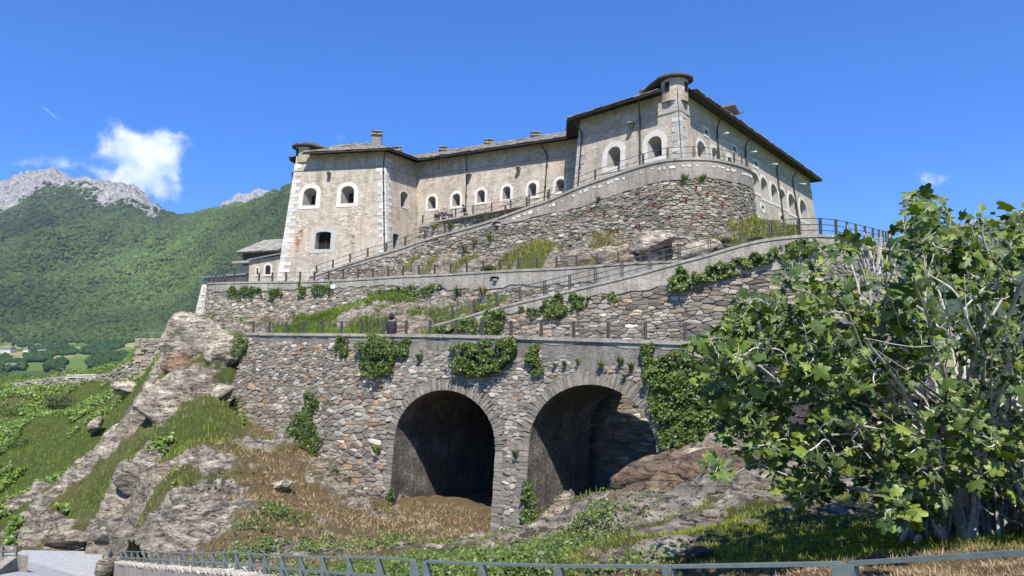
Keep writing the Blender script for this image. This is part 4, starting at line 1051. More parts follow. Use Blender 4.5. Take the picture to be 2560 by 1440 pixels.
# chimneys
def chimney(p, w, h, capw, label=None):
    m2 = MB(); m2.box(p + Vector((0, 0, h / 2 - .4)), (w, w * .85, h + .8), .1, (.42, .40, .36)); c = m2.build('chimney', M['block'], fort)
    m2 = MB(); m2.box(p + Vector((0, 0, h + .05)), (capw, capw * .9, .10), .1, (.30, .28, .25))
    for sx in (-1, 1): m2.box(p + Vector((sx * w * .32, 0, h + .2)), (.18, w * .7, .24), .1, (.3, .28, .25))
    m2.box(p + Vector((0, 0, h + .37)), (capw * .9, capw * .8, .09), .15, (.24, .22, .2)); m2.build('chimney_cap', M['slab'], c)
def roof_at(i, u, off):
    lo, hi = FT.seg(i); best = None
    for k in range(200):
        a = lo + (hi - lo) * k / 199; p = roof_pt(i, a, off); uu = 1280 + F * p.x / (p.y * CP + p.z * SP)
        if best is None or abs(uu - u) < best[0]: best = (abs(uu - u), a)
    return roof_pt(i, best[1], off)
chimney(roof_at(TF, 947, -2.6), .85, .95, 1.15); chimney(roof_at(TS, 992, -2.6), .9, .12, 1.1)
for u in (1108, 1222, 1340): chimney(roof_at(MAIN, u, -3.9), .75, .10, 1.05)
chimney(roof_at(BF, 1612, -3.0), .6, .05, .9)
# roof dormer on the right wing
pd = roof_at(RW, 1802, -2.4); rz = math.atan2(FT.SN[RW].y, FT.SN[RW].x)
m2 = MB(); m2.box(pd + Vector((0, 0, .35)), (1.6, 1.5, 1.3), rz); dm = m2.build('dormer', M['timber'], fort)
m2 = MB()
for sx in (-1, 1):
    Mx = Matrix.Rotation(rz, 3, 'Z') @ Matrix.Rotation(sx * .35, 3, 'X'); m2.box(pd + Vector((0, 0, 1.15)) + Matrix.Rotation(rz, 3, 'Z') @ Vector((.35, sx * .62, -.05)), (2.9, 1.45, .16), M=Mx, tint=(.13, .12, .11))
m2.build('dormer_roof', M['slab'], dm)
# corner turrets
def turret(vi, rad, h0, h1, rr, tail, name='turret'):
    P = FT.P[vi]; inn = -FT.N[vi].normalized(); c = Vector((P.x + inn.x * (rad + .02), P.y + inn.y * (rad + .02), 0))
    m2 = MB(); n = 24; rings = []
    for z, r in ((EZ - .6, rad * .98), (EZ + h0, rad), (EZ + h1, rad)):
        rings.append([Vector((c.x + r * math.cos(2 * math.pi * k / n), c.y + r * math.sin(2 * math.pi * k / n), z)) for k in range(n)])
    for a_, b_ in zip(rings, rings[1:]):
        for k in range(n): m2.quad(a_[k], a_[(k + 1) % n], b_[(k + 1) % n], b_[k])
    t = m2.build(name, M['facade'], fort, smooth=True)
    for ang in (-2.35, -.80):
        d = Vector((math.cos(ang), math.sin(ang), 0)); m2 = MB()
        m2.box(Vector((c.x, c.y, EZ + .45)) + d * (rad - .02), (.10, .36, .70), ang); m2.build('turret_loophole', M['dark'], t)
    # slabbed roof with a tail running onto the main roof
    out = [Vector((c.x, c.y, 0)) + Vector((math.cos(2 * math.pi * k / 28), math.sin(2 * math.pi * k / 28), 0)) * rr for k in range(28)]
    T3 = Vector((tail[0], tail[1], 0)); tn = T3.normalized(); pts = []
    for p in out:
        d = (p - Vector((c.x, c.y, 0))); k = d.normalized().dot(tn)
        if k > .3: p = p + T3 * ((k - .3) / .7)
        pts.append(p)
    m2 = MB(); ap = Vector((c.x, c.y, EZ + h1 + .48)) + tn * .4; zz = EZ + h1 - .05
    for k in range(28):
        a_, b_ = pts[k], pts[(k + 1) % 28]
        for r in range(5):
            f0, f1 = r / 5, (r + 1.35) / 5; f1 = min(f1, 1)
            def g(p, f, j=0):
                fall = .0 if (p - Vector((c.x, c.y, 0))).length < rr * 1.05 else .22 * ((p - Vector((c.x, c.y, 0))).length - rr)
                q = Vector((p.x, p.y, zz - fall)).lerp(ap, f); q.z += j; return q
            j = rnd.uniform(.05, .11); f = rnd.uniform(.6, 1.2); B = [g(a_, f0, j), g(b_, f0, j), g(b_, f1, .02), g(a_, f1, .02)]
            Lw = [g(a_, f0, j - .09), g(b_, f0, j - .09), g(b_, f1, -.06), g(a_, f1, -.06)]
            m2.add(B + Lw, [(0, 1, 2, 3), (4, 0, 1, 5), (4, 7, 3, 0), (1, 2, 6, 5)], (.17 * f, .155 * f, .135 * f))
    m2.build('turret_roof_slabs', M['slab'], t)
    m2 = MB(); m2.add([g(p, 0, -.12) for p in pts] + [g(p, 0, .0) for p in pts], [tuple(range(28))[::-1]] + [(k, (k + 1) % 28, 28 + (k + 1) % 28, 28 + k) for k in range(28)]); m2.build('turret_soffit', M['timber'], t)
turret(1, 1.0, .1, 1.15, 1.40, (3.3, 1.2)); turret(6, 1.0, .2, 1.25, 1.38, (-1.6, 3.0))
# corner pedestal walls under the turrets, rising past the eaves
# grey lower vent / little roof on the far left face
m2 = MB(); p = FT.pts_(LEFT, FT.S[1] - 3.0, 17.2, .5); m2.box(p, (1.2, 1.4, .9)); m2.build('bretèche'.replace('è', 'e'), M['timber'], fort)

# ---- annex buildings at the left of the fort
def block(name, label, fr, to, zlo, zhi, depth, mat, cat='building', batter=0.0):
    """fr,to = (u, Y) of the front edge"""
    A = at(fr[0], 870, fr[1]); B = at(to[0], 870, to[1]); d = (B - A); d.z = 0; d.normalize(); n = Vector((d.y, -d.x, 0)); bk = -n * depth
    o = thing(name, label, cat, (A.x, A.y, zlo)) if label else None
    return A, B, d, n, bk, o
def hexa(A, B, bk, zlo, zhi, mat, name, parent, batter=0.0, n=None, zhiB=None):
    zhiB = zhi if zhiB is None else zhiB; mb = MB(); e = (n * batter * (zhi - zlo)) if n else Vector((0, 0, 0)); dd = (B - A).normalized() * batter * (zhi - zlo)
    lo = [A + e - dd, B + e, B + bk, A + bk - dd]; hi = [A, B, B + bk, A + bk]
    vs = [Vector((p.x, p.y, zlo)) for p in lo] + [Vector((hi[0].x, hi[0].y, zhi)), Vector((hi[1].x, hi[1].y, zhiB)), Vector((hi[2].x, hi[2].y, zhiB)), Vector((hi[3].x, hi[3].y, zhi))]
    mb.add(vs, [(0, 1, 5, 4), (1, 2, 6, 5), (2, 3, 7, 6), (3, 0, 4, 7), (4, 5, 6, 7)]); return mb.build(name, mat, parent)
def zof(v, Y): return at(1280, v, Y).z
# a: main annex with arched window
A, B, d, n, bk, an = block('annex_building', 'low stone annex with an arched window beside the left tower', (617, 75), (700, 74), 4.6, 0, 6, None)
hexa(A, B, bk, 4.6, zof(652, 75), M['facade'], 'wall', an, n=n, zhiB=zof(638, 74))
za, zb_ = zof(652, 75), zof(636, 74)
mb = MB()
for k in range(1): mb.add([A + n * .3 + Vector((0, 0, za - A.z)), B + n * .3 + Vector((0, 0, zb_ - B.z)), B + bk + Vector((0, 0, zb_ + 1.2 - B.z)), A + bk + Vector((0, 0, za + .9 - A.z))] + [A + n * .3 + Vector((0, 0, za + .14 - A.z)), B + n * .3 + Vector((0, 0, zb_ + .14 - B.z)), B + bk + Vector((0, 0, zb_ + 1.34 - B.z)), A + bk + Vector((0, 0, za + 1.04 - A.z))], [(0, 1, 5, 4), (4, 5, 6, 7), (0, 4, 7, 3), (0, 3, 2, 1)])
mb.build('roof', M['slate'], an)
AP = Path([Vector((A.x, A.y, 9)), Vector((B.x, B.y, 9))], batter=0, smooth=False)
def simple_window(path, parent, l, r, t, b, g=.22, kind=1, dp=.02):
    sa = path.hit(l, (t + b) / 2)[0]; sb = path.hit(r, (t + b) / 2)[0]; um = (l + r) / 2; zt = path.hit(um, t)[1]; zb = path.hit(um, b)[1]
    o = opening(sa, sb, zb, zt, kind); og = opening(sa, sb, zb, zt, kind, g); mb = MB()
    f1 = [path.pt(a, z, .05) for a, z in og]; f2 = [path.pt(a, z, .05) for a, z in o]; f0 = [path.pt(a, z, -.02) for a, z in og]; f3 = [path.pt(a, z, .012) for a, z in o]; k = len(o)
    for q in range(k):
        p = (q + 1) % k; mb.quad(f1[q], f1[p], f2[p], f2[q]); mb.quad(f0[q], f0[p], f1[p], f1[q]); mb.quad(f2[q], f2[p], f3[p], f3[q])
    w_ = mb.build('window', M['white'], parent); mb = MB(); mb.add(f3, [tuple(range(k))]); mb.build('window_opening', M['dark'], w_)
simple_window(AP, an, 664, 677, 663, 686)
simple_window(AP, an, 642, 646, 670, 686, g=.16, kind=4)
# b: taller building behind with stone slab roof
A, B, d, n, bk, bb = block('annex_building', 'dark walled building with a stone slab roof behind the left tower', (600, 84), (705, 82), 4.6, 0, 8, None)
hexa(A, B, bk, 4.6, zof(634, 84), M['hut'], 'wall', bb)
zt = zof(634, 84); mb = MB(); nn_ = 26
for r in range(9):
    for k in range(nn_):
        a0 = A + (B - A) * ((k + rnd.random() * .3) / nn_) - d * .6; w = (B - A).length / nn_ * 1.15; o0 = n * (.7 - r * .55); U = Vector((0, 0, zt - A.z + r * .23 + rnd.uniform(0, .05)))
        f = rnd.uniform(.6, 1.2); P = [a0 + o0 + U, a0 + d * w + o0 + U, a0 + d * w + o0 - n * .75 + U + Vector((0, 0, .28)), a0 + o0 - n * .75 + U + Vector((0, 0, .28))]
        mb.add(P + [p + Vector((0, 0, .08)) for p in P], [(4, 5, 6, 7), (0, 1, 5, 4), (3, 0, 4, 7), (1, 2, 6, 5)], (.30 * f, .275 * f, .235 * f))
mb.build('roof_slabs', M['slab'], bb, kind='stuff')
mb = MB(); p0 = A + n * .75 - d * .7; p1 = B + n * .75
mb.bar(p0 + Vector((0, 0, zt - A.z)), p1 + Vector((0, 0, zt - A.z)), .1, .16); mb.build('eaves_board', M['timber'], bb)
# lower block between with pale cornice
A, B, d, n, bk, cb = block('annex_building', 'small plastered block with a stone ledge left of the annex', (590, 80), (640, 79), 4.6, 0, 5, None)
hexa(A, B, bk, 4.6, zof(665, 80), M['facade'], 'wall', cb); mb = MB(); zt = zof(657, 80)
mb.bar(A + n * .2 - d * .3 + Vector((0, 0, zt - A.z)), B + n * .2 + Vector((0, 0, zt - A.z)), .9, .25); mb.build('ledge', M['cement'], cb)
# c: long low shed with slate roof and quoined outer bastion
A, B, d, n, bk, lb = block('low_building', 'long low building with grey sheet roof and pale corner stones at the far left', (503, 79), (622, 76), -1.0, 0, 6, None)
hexa(A, B, bk, -1.5, zof(697, 79), M['facade'], 'wall', lb, batter=.13, n=n, zhiB=zof(690, 76))
z0_, z1_ = zof(696, 79), zof(688, 76)
mb = MB(); P = [A + n * .5 - d * .3 + Vector((0, 0, z0_ - A.z)), B + n * .5 + Vector((0, 0, z1_ - B.z)), B + bk * .7 + Vector((0, 0, z1_ + .8 - B.z)), A + bk * .7 + Vector((0, 0, z0_ + .5 - A.z))]
mb.add(P + [p + Vector((0, 0, .15)) for p in P], [(4, 5, 6, 7), (0, 1, 5, 4), (3, 0, 4, 7), (0, 3, 2, 1)]); mb.build('roof', M['slate'], lb)
LP = Path([Vector((A.x, A.y, z0_)), Vector((B.x, B.y, z0_))], batter=.13, smooth=False)
simple_window(LP, lb, 508, 512, 717, 733, g=.18, kind=4)
z = -1.0; k = 0
while z < z0_ - .3:
    h = rnd.uniform(.28, .4); L_ = (.9, .5)[k % 2] * rnd.uniform(.8, 1.2); f = rnd.uniform(.7, 1.1); k += 1; sh = -.13 * (z0_ - z)
    vs = [LP.pt(sh + a, zz, o) for o in (.04, -.02) for a, zz in ((0, z), (L_, z), (L_, z + h - .02), (.13 * h, z + h - .02))]
    m2 = MB(); m2.add(vs, [(0, 1, 2, 3), (0, 4, 5, 1), (1, 5, 6, 2), (2, 6, 7, 3), (3, 7, 4, 0)], (f, f, f)); m2.build('quoin_stone', M['block'], lb, origin=vs[0]); z += h
mb = MB(); vs = []
wall_sheet(LP, 'string_course', M['cement'], lb, 2.55, lambda s: 2.72, nz=1, off=.09, s0=-.45, s1=3, thick=.2)

# ================================================================ fences
def fence(path, name, label, s0, s1, step, h, off=-.25, rails=(.35, .72, 1.0), base=.03, post=.05, rail=.03, zf=None, group='fences on the terraces', double=True):
    f = thing(name, label, 'fence', tuple(path.pt((s0 + s1) / 2, path.top((s0 + s1) / 2), off)), group=group)
    n = max(1, round((s1 - s0) / step)); tops = []
    for i in range(n + 1):
        s = s0 + (s1 - s0) * i / n; z = path.top(s) + base; p = path.pt(s, path.top(s), off); p.z = z
        nn = path.n(s); dd = Vector((-nn.y, nn.x, 0)); mb = MB()
        if double:
            for sd in (-1, 1): mb.box(p + dd * sd * post * .9 + Vector((0, 0, h / 2)), (post * .55, .10, h), math.atan2(dd.y, dd.x))
        else: mb.box(p + Vector((0, 0, h / 2)), (post, post, h), math.atan2(dd.y, dd.x))
        mb.build('post', M['fence'], f, origin=p); tops.append(p)
    for r in rails:
        mb = MB(); mb.tube([p + Vector((0, 0, h * r - .01)) for p in tops], rail / 2 + .004, 4); mb.build('rail', M['fence'], f)
    return f
fence(LOW, 'terrace_fence', 'low dark fence of paired posts on the lowest wall above the two arches', .3, LOW.L, 1.72, .72, rails=(.5, .97), rail=.012)
fence(RAMP, 'terrace_fence', 'dark railing climbing the middle ramp and standing out against the sky', .2, RAMP.L * .985, 1.5, .88, rails=(.30, .64, .98), rail=.035, post=.06)
fence(MID, 'terrace_fence', 'row of short fence posts along the long level wall below the fort', 6.0, MID.L - 1, 1.45, .80, rails=(.95, .5), rail=.014)
fence(BAST, 'terrace_fence', 'steel railing climbing the ramp and curving round the bastion top', .5, BAST.L * .90, 1.9, .88, rails=(.5, .98), rail=.035)
fence(TERR, 'terrace_fence', 'thin railing at the terrace edge where the visitors stand', .2, TERR.L, 1.9, .8, rails=(.5, .98), rail=.025, post=.035)
# dark gate post at the left end of the middle path
gp = thing('gate_frame', 'dark steel gate frame at the left end of the middle terrace', 'gate', tuple(MID.pt(3.9, MID.top(3.9), -.4)))
s_g = MID.hit(545, 707)[0]; p = MID.pt(s_g, MID.top(s_g), -.4); mb = MB()
for dx in (-.22, .22): mb.box(p + Vector((dx, 0, .85)), (.09, .09, 1.7))
mb.box(p + Vector((0, 0, 1.68)), (.5, .09, .09)); mb.box(p + Vector((0, 0, 1.0)), (.38, .05, .06)); mb.build('gate_post', M['fence'], gp)
mb = MB(); q = p + Vector((-1.7, 2.2, -.1))
for t in (.25, .6, .95): mb.bar(p + Vector((0, 0, t)), q + Vector((0, 0, t * .8)), .05)
mb.bar(p + Vector((0, 0, .2)), q + Vector((0, 0, .8)), .04); mb.bar(q, q + Vector((0, 0, .8)), .08); mb.build('gate_bars', M['fence'], gp)

# ---------------------------------------------------------------- foreground road, parapet, railing
RP = [Vector(p) for p in RAILW][::-1]      # far to near, i.e. left to right
RPath = Path([tuple(p) for p in RP], batter=0, smooth=False)
FH = .46
def par_top(s): return RPath.top(s) - FH
left_edge = [(-24.5, 37), (-21.2, 31), (-17.2, 24.5), (-13.2, 18.5), (-10.5, 14), (-8, 10), (-5.5, 6.5), (-3, 2.5), (0, -2), (3, -5)]
LE = Path([(x, y, 0) for x, y in left_edge], batter=0, smooth=True)
mb = MB(); n = 50; R = []
def road_z(t, k):
    zr = RPath.top(RPath.L * t) - FH; drop = 1.05 * (1 - t) ** .8 + .02
    return zr - drop
for i in range(n + 1):
    t = i / n; a = RPath.xy(RPath.L * t); b = LE.xy(LE.L * t); z = road_z(t, 0)
    R.append([Vector((b.x + (a.x - b.x) * k / 6, b.y + (a.y - b.y) * k / 6, z + .05 * float(vnoise(i * .3, k * .4)))) for k in range(7)])
for i in range(n):
    for k in range(6): mb.quad(R[i][k], R[i][k + 1], R[i + 1][k + 1], R[i + 1][k])
# far extension beyond the parapet end
a = R[0][6]; b = R[0][0]
ext = [b, a, Vector((-18.6, 34.4, a.z - .1)), Vector((-20.6, 38.2, a.z - .12)), Vector((-25, 38.6, a.z - .15)), Vector((-32, 39, a.z - .3)), Vector((-36, 36, a.z - .3))]
mb.add(ext, [tuple(range(len(ext)))])
tag(mb.build('road', M['asphalt'], smooth=True), kind='structure')
par = thing('parapet_wall', 'rendered parapet of the near road carrying the grey-green railing', 'wall', tuple(RPath.pt(6, -9)))
mb = MB(); n = 60; cr = []
for i in range(n + 1):
    s = RPath.L * i / n; zt = par_top(s); p = RPath.xy(s); nn = RPath.n(s); zb = zt - 2.2; j = .012 * math.sin(i * 1.7)
    cr.append([Vector((p.x + nn.x * (.22 + j), p.y + nn.y * (.22 + j), zb)), Vector((p.x + nn.x * (.20 + j), p.y + nn.y * (.20 + j), zt - .05 - abs(j))), Vector((p.x + nn.x * .12, p.y + nn.y * .12, zt)), Vector((p.x - nn.x * .18, p.y - nn.y * .18, zt - .01)), Vector((p.x - nn.x * .22, p.y - nn.y * .22, zb - 1.5))])
for i in range(n):
    for k in range(4): mb.quad(cr[i][k], cr[i + 1][k], cr[i + 1][k + 1], cr[i][k + 1])
mb.add(cr[0], [(0, 1, 2, 3, 4)])
mb.build('wall_body', M['wash'], par)
rnd = random.Random(61); s = 0
while s < RPath.L * .75:
    w = rnd.uniform(.3, .6); h = rnd.uniform(.03, .06); zt = par_top(s + w / 2); p = RPath.xy(s + w / 2); nn = RPath.n(s + w / 2)
    m2 = MB(); f = rnd.uniform(.8, 1.15); m2.box((p.x, p.y, zt + h / 2 - .012), (w * .94, .44 + rnd.uniform(-.05, .05), h), math.atan2(nn.y, nn.x) + math.pi / 2 + rnd.uniform(-.04, .04), (.36 * f, .34 * f, .31 * f))
    m2.build('coping_stone', M['stone'], par, origin=(p.x, p.y, zt)); s += w
def road_rail(label, us0, us1, endcap):
    s0 = RPath.hit(us0, 1400)[0] if us0 < 2600 else RPath.L; s1 = RPath.hit(us1, 1400)[0] if us1 < 2600 else RPath.L
    f = thing('road_railing', label, 'railing', tuple(RPath.pt((s0 + s1) / 2, par_top((s0 + s1) / 2))), group='railing along the near road')
    n = max(1, round((s1 - s0) / 1.22)); tops = []
    for i in range(n + 1):
        s = s0 + (s1 - s0) * i / n; p = RPath.xy(s); nn = RPath.n(s); dd = Vector((-nn.y, nn.x, 0)); N3 = Vector((nn.x, nn.y, 0)); zt = RPath.top(s); zb = par_top(s) - .02
        P = Vector((p.x, p.y, 0)); t = .007; mb = MB(); tops.append(Vector((p.x, p.y, zt)))
        # flat bar facing the road, and a gusset plate behind it widening to the foot
        mb.box(P + N3 * .03 + Vector((0, 0, (zt + zb) / 2)), (.075, .012, zt - zb), math.atan2(dd.y, dd.x))
        g = [P + N3 * .024 + Vector((0, 0, zb)), P - N3 * .15 + Vector((0, 0, zb)), P - N3 * .01 + Vector((0, 0, zt - .01)), P + N3 * .024 + Vector((0, 0, zt - .01))]
        for sd in (-1, 1):
            q = [v + dd * (sd * .034 + t) for v in g] + [v + dd * (sd * .034 - t) for v in g]
            mb.add(q, [(0, 1, 2, 3), (4, 7, 6, 5), (0, 4, 5, 1), (1, 5, 6, 2), (2, 6, 7, 3)])
        mb.build('post', M['rail'], f, origin=P + Vector((0, 0, zb)))
    for k, (z, w, h) in enumerate(((0, .045, .024), (-.24, .012, .04))):
        mb = MB()
        for a, b in zip(tops, tops[1:]): mb.bar(a + Vector((0, 0, z)), b + Vector((0, 0, z)), w, h)
        mb.build('rail', M['rail'], f)
road_rail('long railing section curving down the road at the lower left, with many tapering posts', 302, 1035, 0)
road_rail('railing section across the bottom centre, in front of the rocks', 1066, 2104, 0)
road_rail('nearest railing section rising at the bottom right, below the fig tree', 2126, 2700, 0)
# left parapet across the road
LPp = mk([(-180, 1372, 36), (-60, 1374, 33.5), (42, 1374, 31), (70, 1400, 27.5), (60, 1440, 24.5)], batter=0)
lpw = thing('parapet_wall', 'short rendered parapet on the far side of the road at the lower left corner', 'wall', tuple(LPp.pt(2, -10)))
LQ = Path([at(-190, 1384, 38), at(-60, 1386, 34), at(42, 1392, 30.5)], batter=0, smooth=False)
wall_sheet(LQ, 'wall_body', M['wash'], lpw, -13, lambda s: LQ.top(s), nz=1, thick=.4)
mb = MB(); c = at(42, 1392, 30.5); q = at(-60, 1440, 27); 
A_ = [c, q]; mb.quad(c + Vector((0, 0, 0)), q + Vector((0, 0, -.4)), Vector((q.x, q.y, -13)), Vector((c.x, c.y, -13))); mb.quad(c, c + Vector((-.4, .1, 0)), q + Vector((-.4, .1, -.4)), q + Vector((0, 0, -.4))); mb.build('wall_return', M['wash'], lpw)
def on_line(A, B, label):
    f = thing('road_railing', label, 'railing', tuple(A), group='railing along the near road'); n = 8; T = []
    for i in range(n + 1):
        p = Vector(A).lerp(Vector(B), i / n); m2 = MB(); m2.box(p + Vector((0, 0, .2)), (.07, .10, .42)); m2.build('post', M['rail'], f, origin=p); T.append(p)
    for z in (.42, .2):
        m2 = MB(); m2.bar(T[0] + Vector((0, 0, z)), T[-1] + Vector((0, 0, z)), .05, .03); m2.build('rail', M['rail'], f)
on_line(at(-190, 1384, 38), at(40, 1392, 30.6), 'dark railing on the parapet at the lower left corner')
#@@VEG
# ================================================================ boulders
def boulder(name, label, u, v, Y, w, h, tilt, mat, seed, flat=.75, sub=4, dv=.35, rough=1.0):
    import bmesh
    c = at(u, v, Y); W = w * Y / F; H = h * Y / F
    bm = bmesh.new(); bmesh.ops.create_icosphere(bm, subdivisions=sub, radius=1.0)
    V = np.array([x.co[:] for x in bm.verts]); Fc = np.array([[q.index for q in f.verts] for f in bm.faces]); bm.free()
    V = np.sign(V) * np.abs(V) ** .82
    rs = np.random.default_rng(seed)
    for k in range(13):      # planar cleavage cuts
        n = rs.normal(size=3); n /= np.linalg.norm(n); d = rs.uniform(.5, .88); dd = V @ n - d; V = V - np.where(dd > 0, dd * .88, 0)[:, None] * n
    r = np.linalg.norm(V, axis=1, keepdims=True)
    n1 = fbm(V[:, 0] * 1.6 + seed, V[:, 1] * 1.6, V[:, 2] * 2.4, 4, seed, True)[:, None]; n2 = fbm(V[:, 0] * 5 + seed, V[:, 1] * 5, V[:, 2] * 13, 3, seed + 5)[:, None]
    V = V * (1 + rough * (.16 * n1 + .07 * n2))
    V = V * np.array([W / 2 * 1.1, W * flat / 2, H / 2 * 1.15])
    R = Matrix.Rotation(math.radians(-tilt), 3, 'Y'); V = V @ np.array(R).T
    V = V + np.array([c.x, c.y + W * flat * dv * .5, c.z - H * (.02 if (v > 780 and u < 620) or (u > 1400 and v > 1100) else .16)])
    o = np_mesh(name, V, Fc, M[mat], origin=(c.x, c.y + W * flat * dv * .5, c.z - H * .4), smooth=False)
    return tag(o, label, 'rock')
BL = [
 (512, 1172, 35.6, 185, 84, 8, 'rockpale', 'big smooth pale striped boulder on the dry slope left of the arches', .8),
 (478, 868, 52.5, 130, 170, 48, 'rockpale', 'tall tan rock face below the long wall, nearest the distant stone ruin', .9),
 (562, 872, 50, 100, 96, 40, 'rockpale', 'rounded pale rock beside the top left end of the arched wall', .8),
 (455, 935, 51, 70, 120, 55, 'rockred', 'steep brown rock overhanging a dark hollow on the left ridge', .8),
 (405, 1020, 45, 100, 180, 50, 'rockpale', 'tall brown rock rib halfway down the left ridge', .7),
 (548, 985, 46.5, 72, 40, 30, 'rockpale', 'small pale ledge rock in green grass left of the arched wall', .7),
 (312, 970, 61, 72, 42, 0, 'rockpale', 'pale grey boulder alone in the grass before the distant stone wall', .8),
 (235, 1060, 56, 46, 30, 30, 'rockpale', 'small pale rock in the bright grass slope at left', .8),
 (300, 1090, 50, 90, 60, 42, 'rockpale', 'long pale slab lying up the grass slope, upper one', .6),
 (268, 1150, 46, 62, 80, 52, 'rockpale', 'narrow pale slab lying up the grass slope, lower one', .6),
 (120, 1262, 45, 150, 58, 36, 'rockpale', 'long pale rock ledge at the lower left of the bright grass', .5),
 (62, 1352, 42, 130, 52, 14, 'rock', 'grey rounded rock where the far road bends at the left edge', .7),
 (165, 1352, 39, 100, 44, 4, 'rock', 'brownish broken rock along the far side of the road', .6),
 (318, 1190, 38.5, 60, 90, 42, 'rock', 'tall grey leaning slab above the dark cleft on the left ridge', .7),
 (250, 1335, 35, 70, 50, 20, 'rock', 'dark cracked rock at the roadside end of the left ridge', .8),
 (300, 1345, 32, 80, 90, 30, 'rock', 'brown rock lump beside the end of the parapet', .8),
 (262, 1415, 32.2, 50, 56, 10, 'rock', 'brown split rock at the left end of the parapet', .8),
 (400, 1325, 30.5, 100, 80, 35, 'rock', 'jagged grey rock above the parapet, left one', .8),
 (497, 1312, 30, 90, 70, 12, 'rock', 'jagged grey rock above the parapet, middle one under ivy', .8),
 (455, 1240, 32.5, 90, 40, 12, 'rock', 'layered grey rock under the big pale boulder', .7),
 (700, 1212, 35.2, 54, 26, 4, 'rockpale', 'small pale stone half buried in the straw-coloured slope', .8),
 (820, 1345, 30, 84, 50, -28, 'rock', 'slanting grey rock in the brown slope above the railing', .8),
 (890, 1085, 41, 30, 20, 0, 'rockpale', 'little white stone at the foot of the arched wall', .8),
 (1830, 1205, 18.4, 290, 110, -4, 'rockdark', 'broad brown boulder under the hanging fig branch', .8),
 (1905, 1235, 15.8, 230, 110, 10, 'rock', 'large grey-brown rounded boulder left of the fig tree', .7),
 (1665, 1215, 21, 280, 96, 16, 'rockdark', 'brown folded rock hump right of the second arch', .7),
 (1590, 1278, 18, 260, 96, 24, 'rockdark', 'reddish wrinkled rock in the middle of the right outcrop', .7),
 (1475, 1310, 19.5, 330, 40, 33, 'rockdark', 'long dark rock rib running down from the second arch', .3),
 (1640, 1345, 12.5, 120, 60, 10, 'rock', 'small split grey rock on the grass above the railing', .7),
 (1745, 1318, 13, 170, 62, 16, 'rock', 'long tan rock in the grass above the railing, left of the tree shade', .5),
 (2050, 1278, 12.6, 150, 34, 5, 'rock', 'flat pale rock at the edge of the fig tree shade', .6),
 (1520, 1410, 9.6, 90, 34, 4, 'rock', 'low grey rock just behind the near railing', .6),
 (1900, 1318, 11.6, 150, 26, 4, 'rock', 'flat grey rock in the grass at the left edge of the tree shade', .6),
 (2180, 1352, 9.8, 110, 26, -4, 'rock', 'small flat rock in the deep shade under the fig tree', .6),
 (1330, 1425, 10.2, 70, 24, 0, 'rockpale', 'little pale stone among weeds behind the near railing', .6),
 (1730, 1392, 9.2, 120, 34, 6, 'rockred', 'reddish rock patch just behind the near railing', .6),
 (1640, 578, 46.2, 120, 30, 10, 'rockpale', 'pale crag under the bastion, right part', .6),
 (1600, 622, 46.8, 150, 56, 12, 'rock', 'broken grey crag above the climbing ramp', .7),
 (1740, 606, 44.5, 110, 46, 8, 'rockpale', 'pale broken crag just above the ramp railing', .7),
 (1440, 632, 50.5, 120, 36, 10, 'rock', 'low grey crag in the middle strip above the long wall', .7),
 (1545, 606, 48.6, 110, 44, 6, 'rockpale', 'pale crag touching the foot of the bastion', .7),
 (1190, 650, 56, 110, 26, 8, 'rock', 'flat grey rock strip at the foot of the upper ramp', .7),
]
for k, (u, v, Y, w, h, ti, mt, lab, fl) in enumerate(BL):
    if v < 660 and Y > 40: v += h * .55; h *= 1.9; w *= 1.15
    if 1550 < u < 1950 and Y > 16 and v > 1100: h *= 1.35; w *= 1.15
    boulder('boulder', lab, u, v, Y, w, h, ti, mt, 100 + k, fl, 4 if w * h > 3000 else 3)

# ================================================================ leaves on walls and ground
def inpoly(x, y, P):
    c = False; j = len(P) - 1
    for i in range(len(P)):
        if (P[i][1] > y) != (P[j][1] > y) and x < (P[j][0] - P[i][0]) * (y - P[i][1]) / (P[j][1] - P[i][1]) + P[i][0]: c = not c
        j = i
    return c
def leaf_quads(C, N, size, rs, tint, aspect=.8):
    """C,N (n,3) centres and normals -> folded four-point leaves"""
    n = len(C); up = np.array([0, 0, 1.0]); r = rs.normal(size=(n, 3)) * .45
    N = N + r; N /= np.linalg.norm(N, axis=1, keepdims=True)
    t = rs.normal(size=(n, 3)); t -= (t * N).sum(1, keepdims=True) * N; t /= np.linalg.norm(t, axis=1, keepdims=True); b = np.cross(N, t)
    s = size[:, None]
    P = np.stack([C - t * s * .5, C + b * s * .5 * aspect - N * s * .12, C + t * s * .55, C - b * s * .5 * aspect - N * s * .12], 1).reshape(-1, 3)
    return P, np.arange(4 * n).reshape(n, 4), tint
def ivy_tints(n, rs, base=((.075, .115, .016), (.145, .19, .03), (.035, .06, .013))):
    k = rs.choice(len(base), size=n, p=(.5, .25, .25)); T = np.array(base)[k]; return T * rs.uniform(.7, 1.3, size=(n, 1))
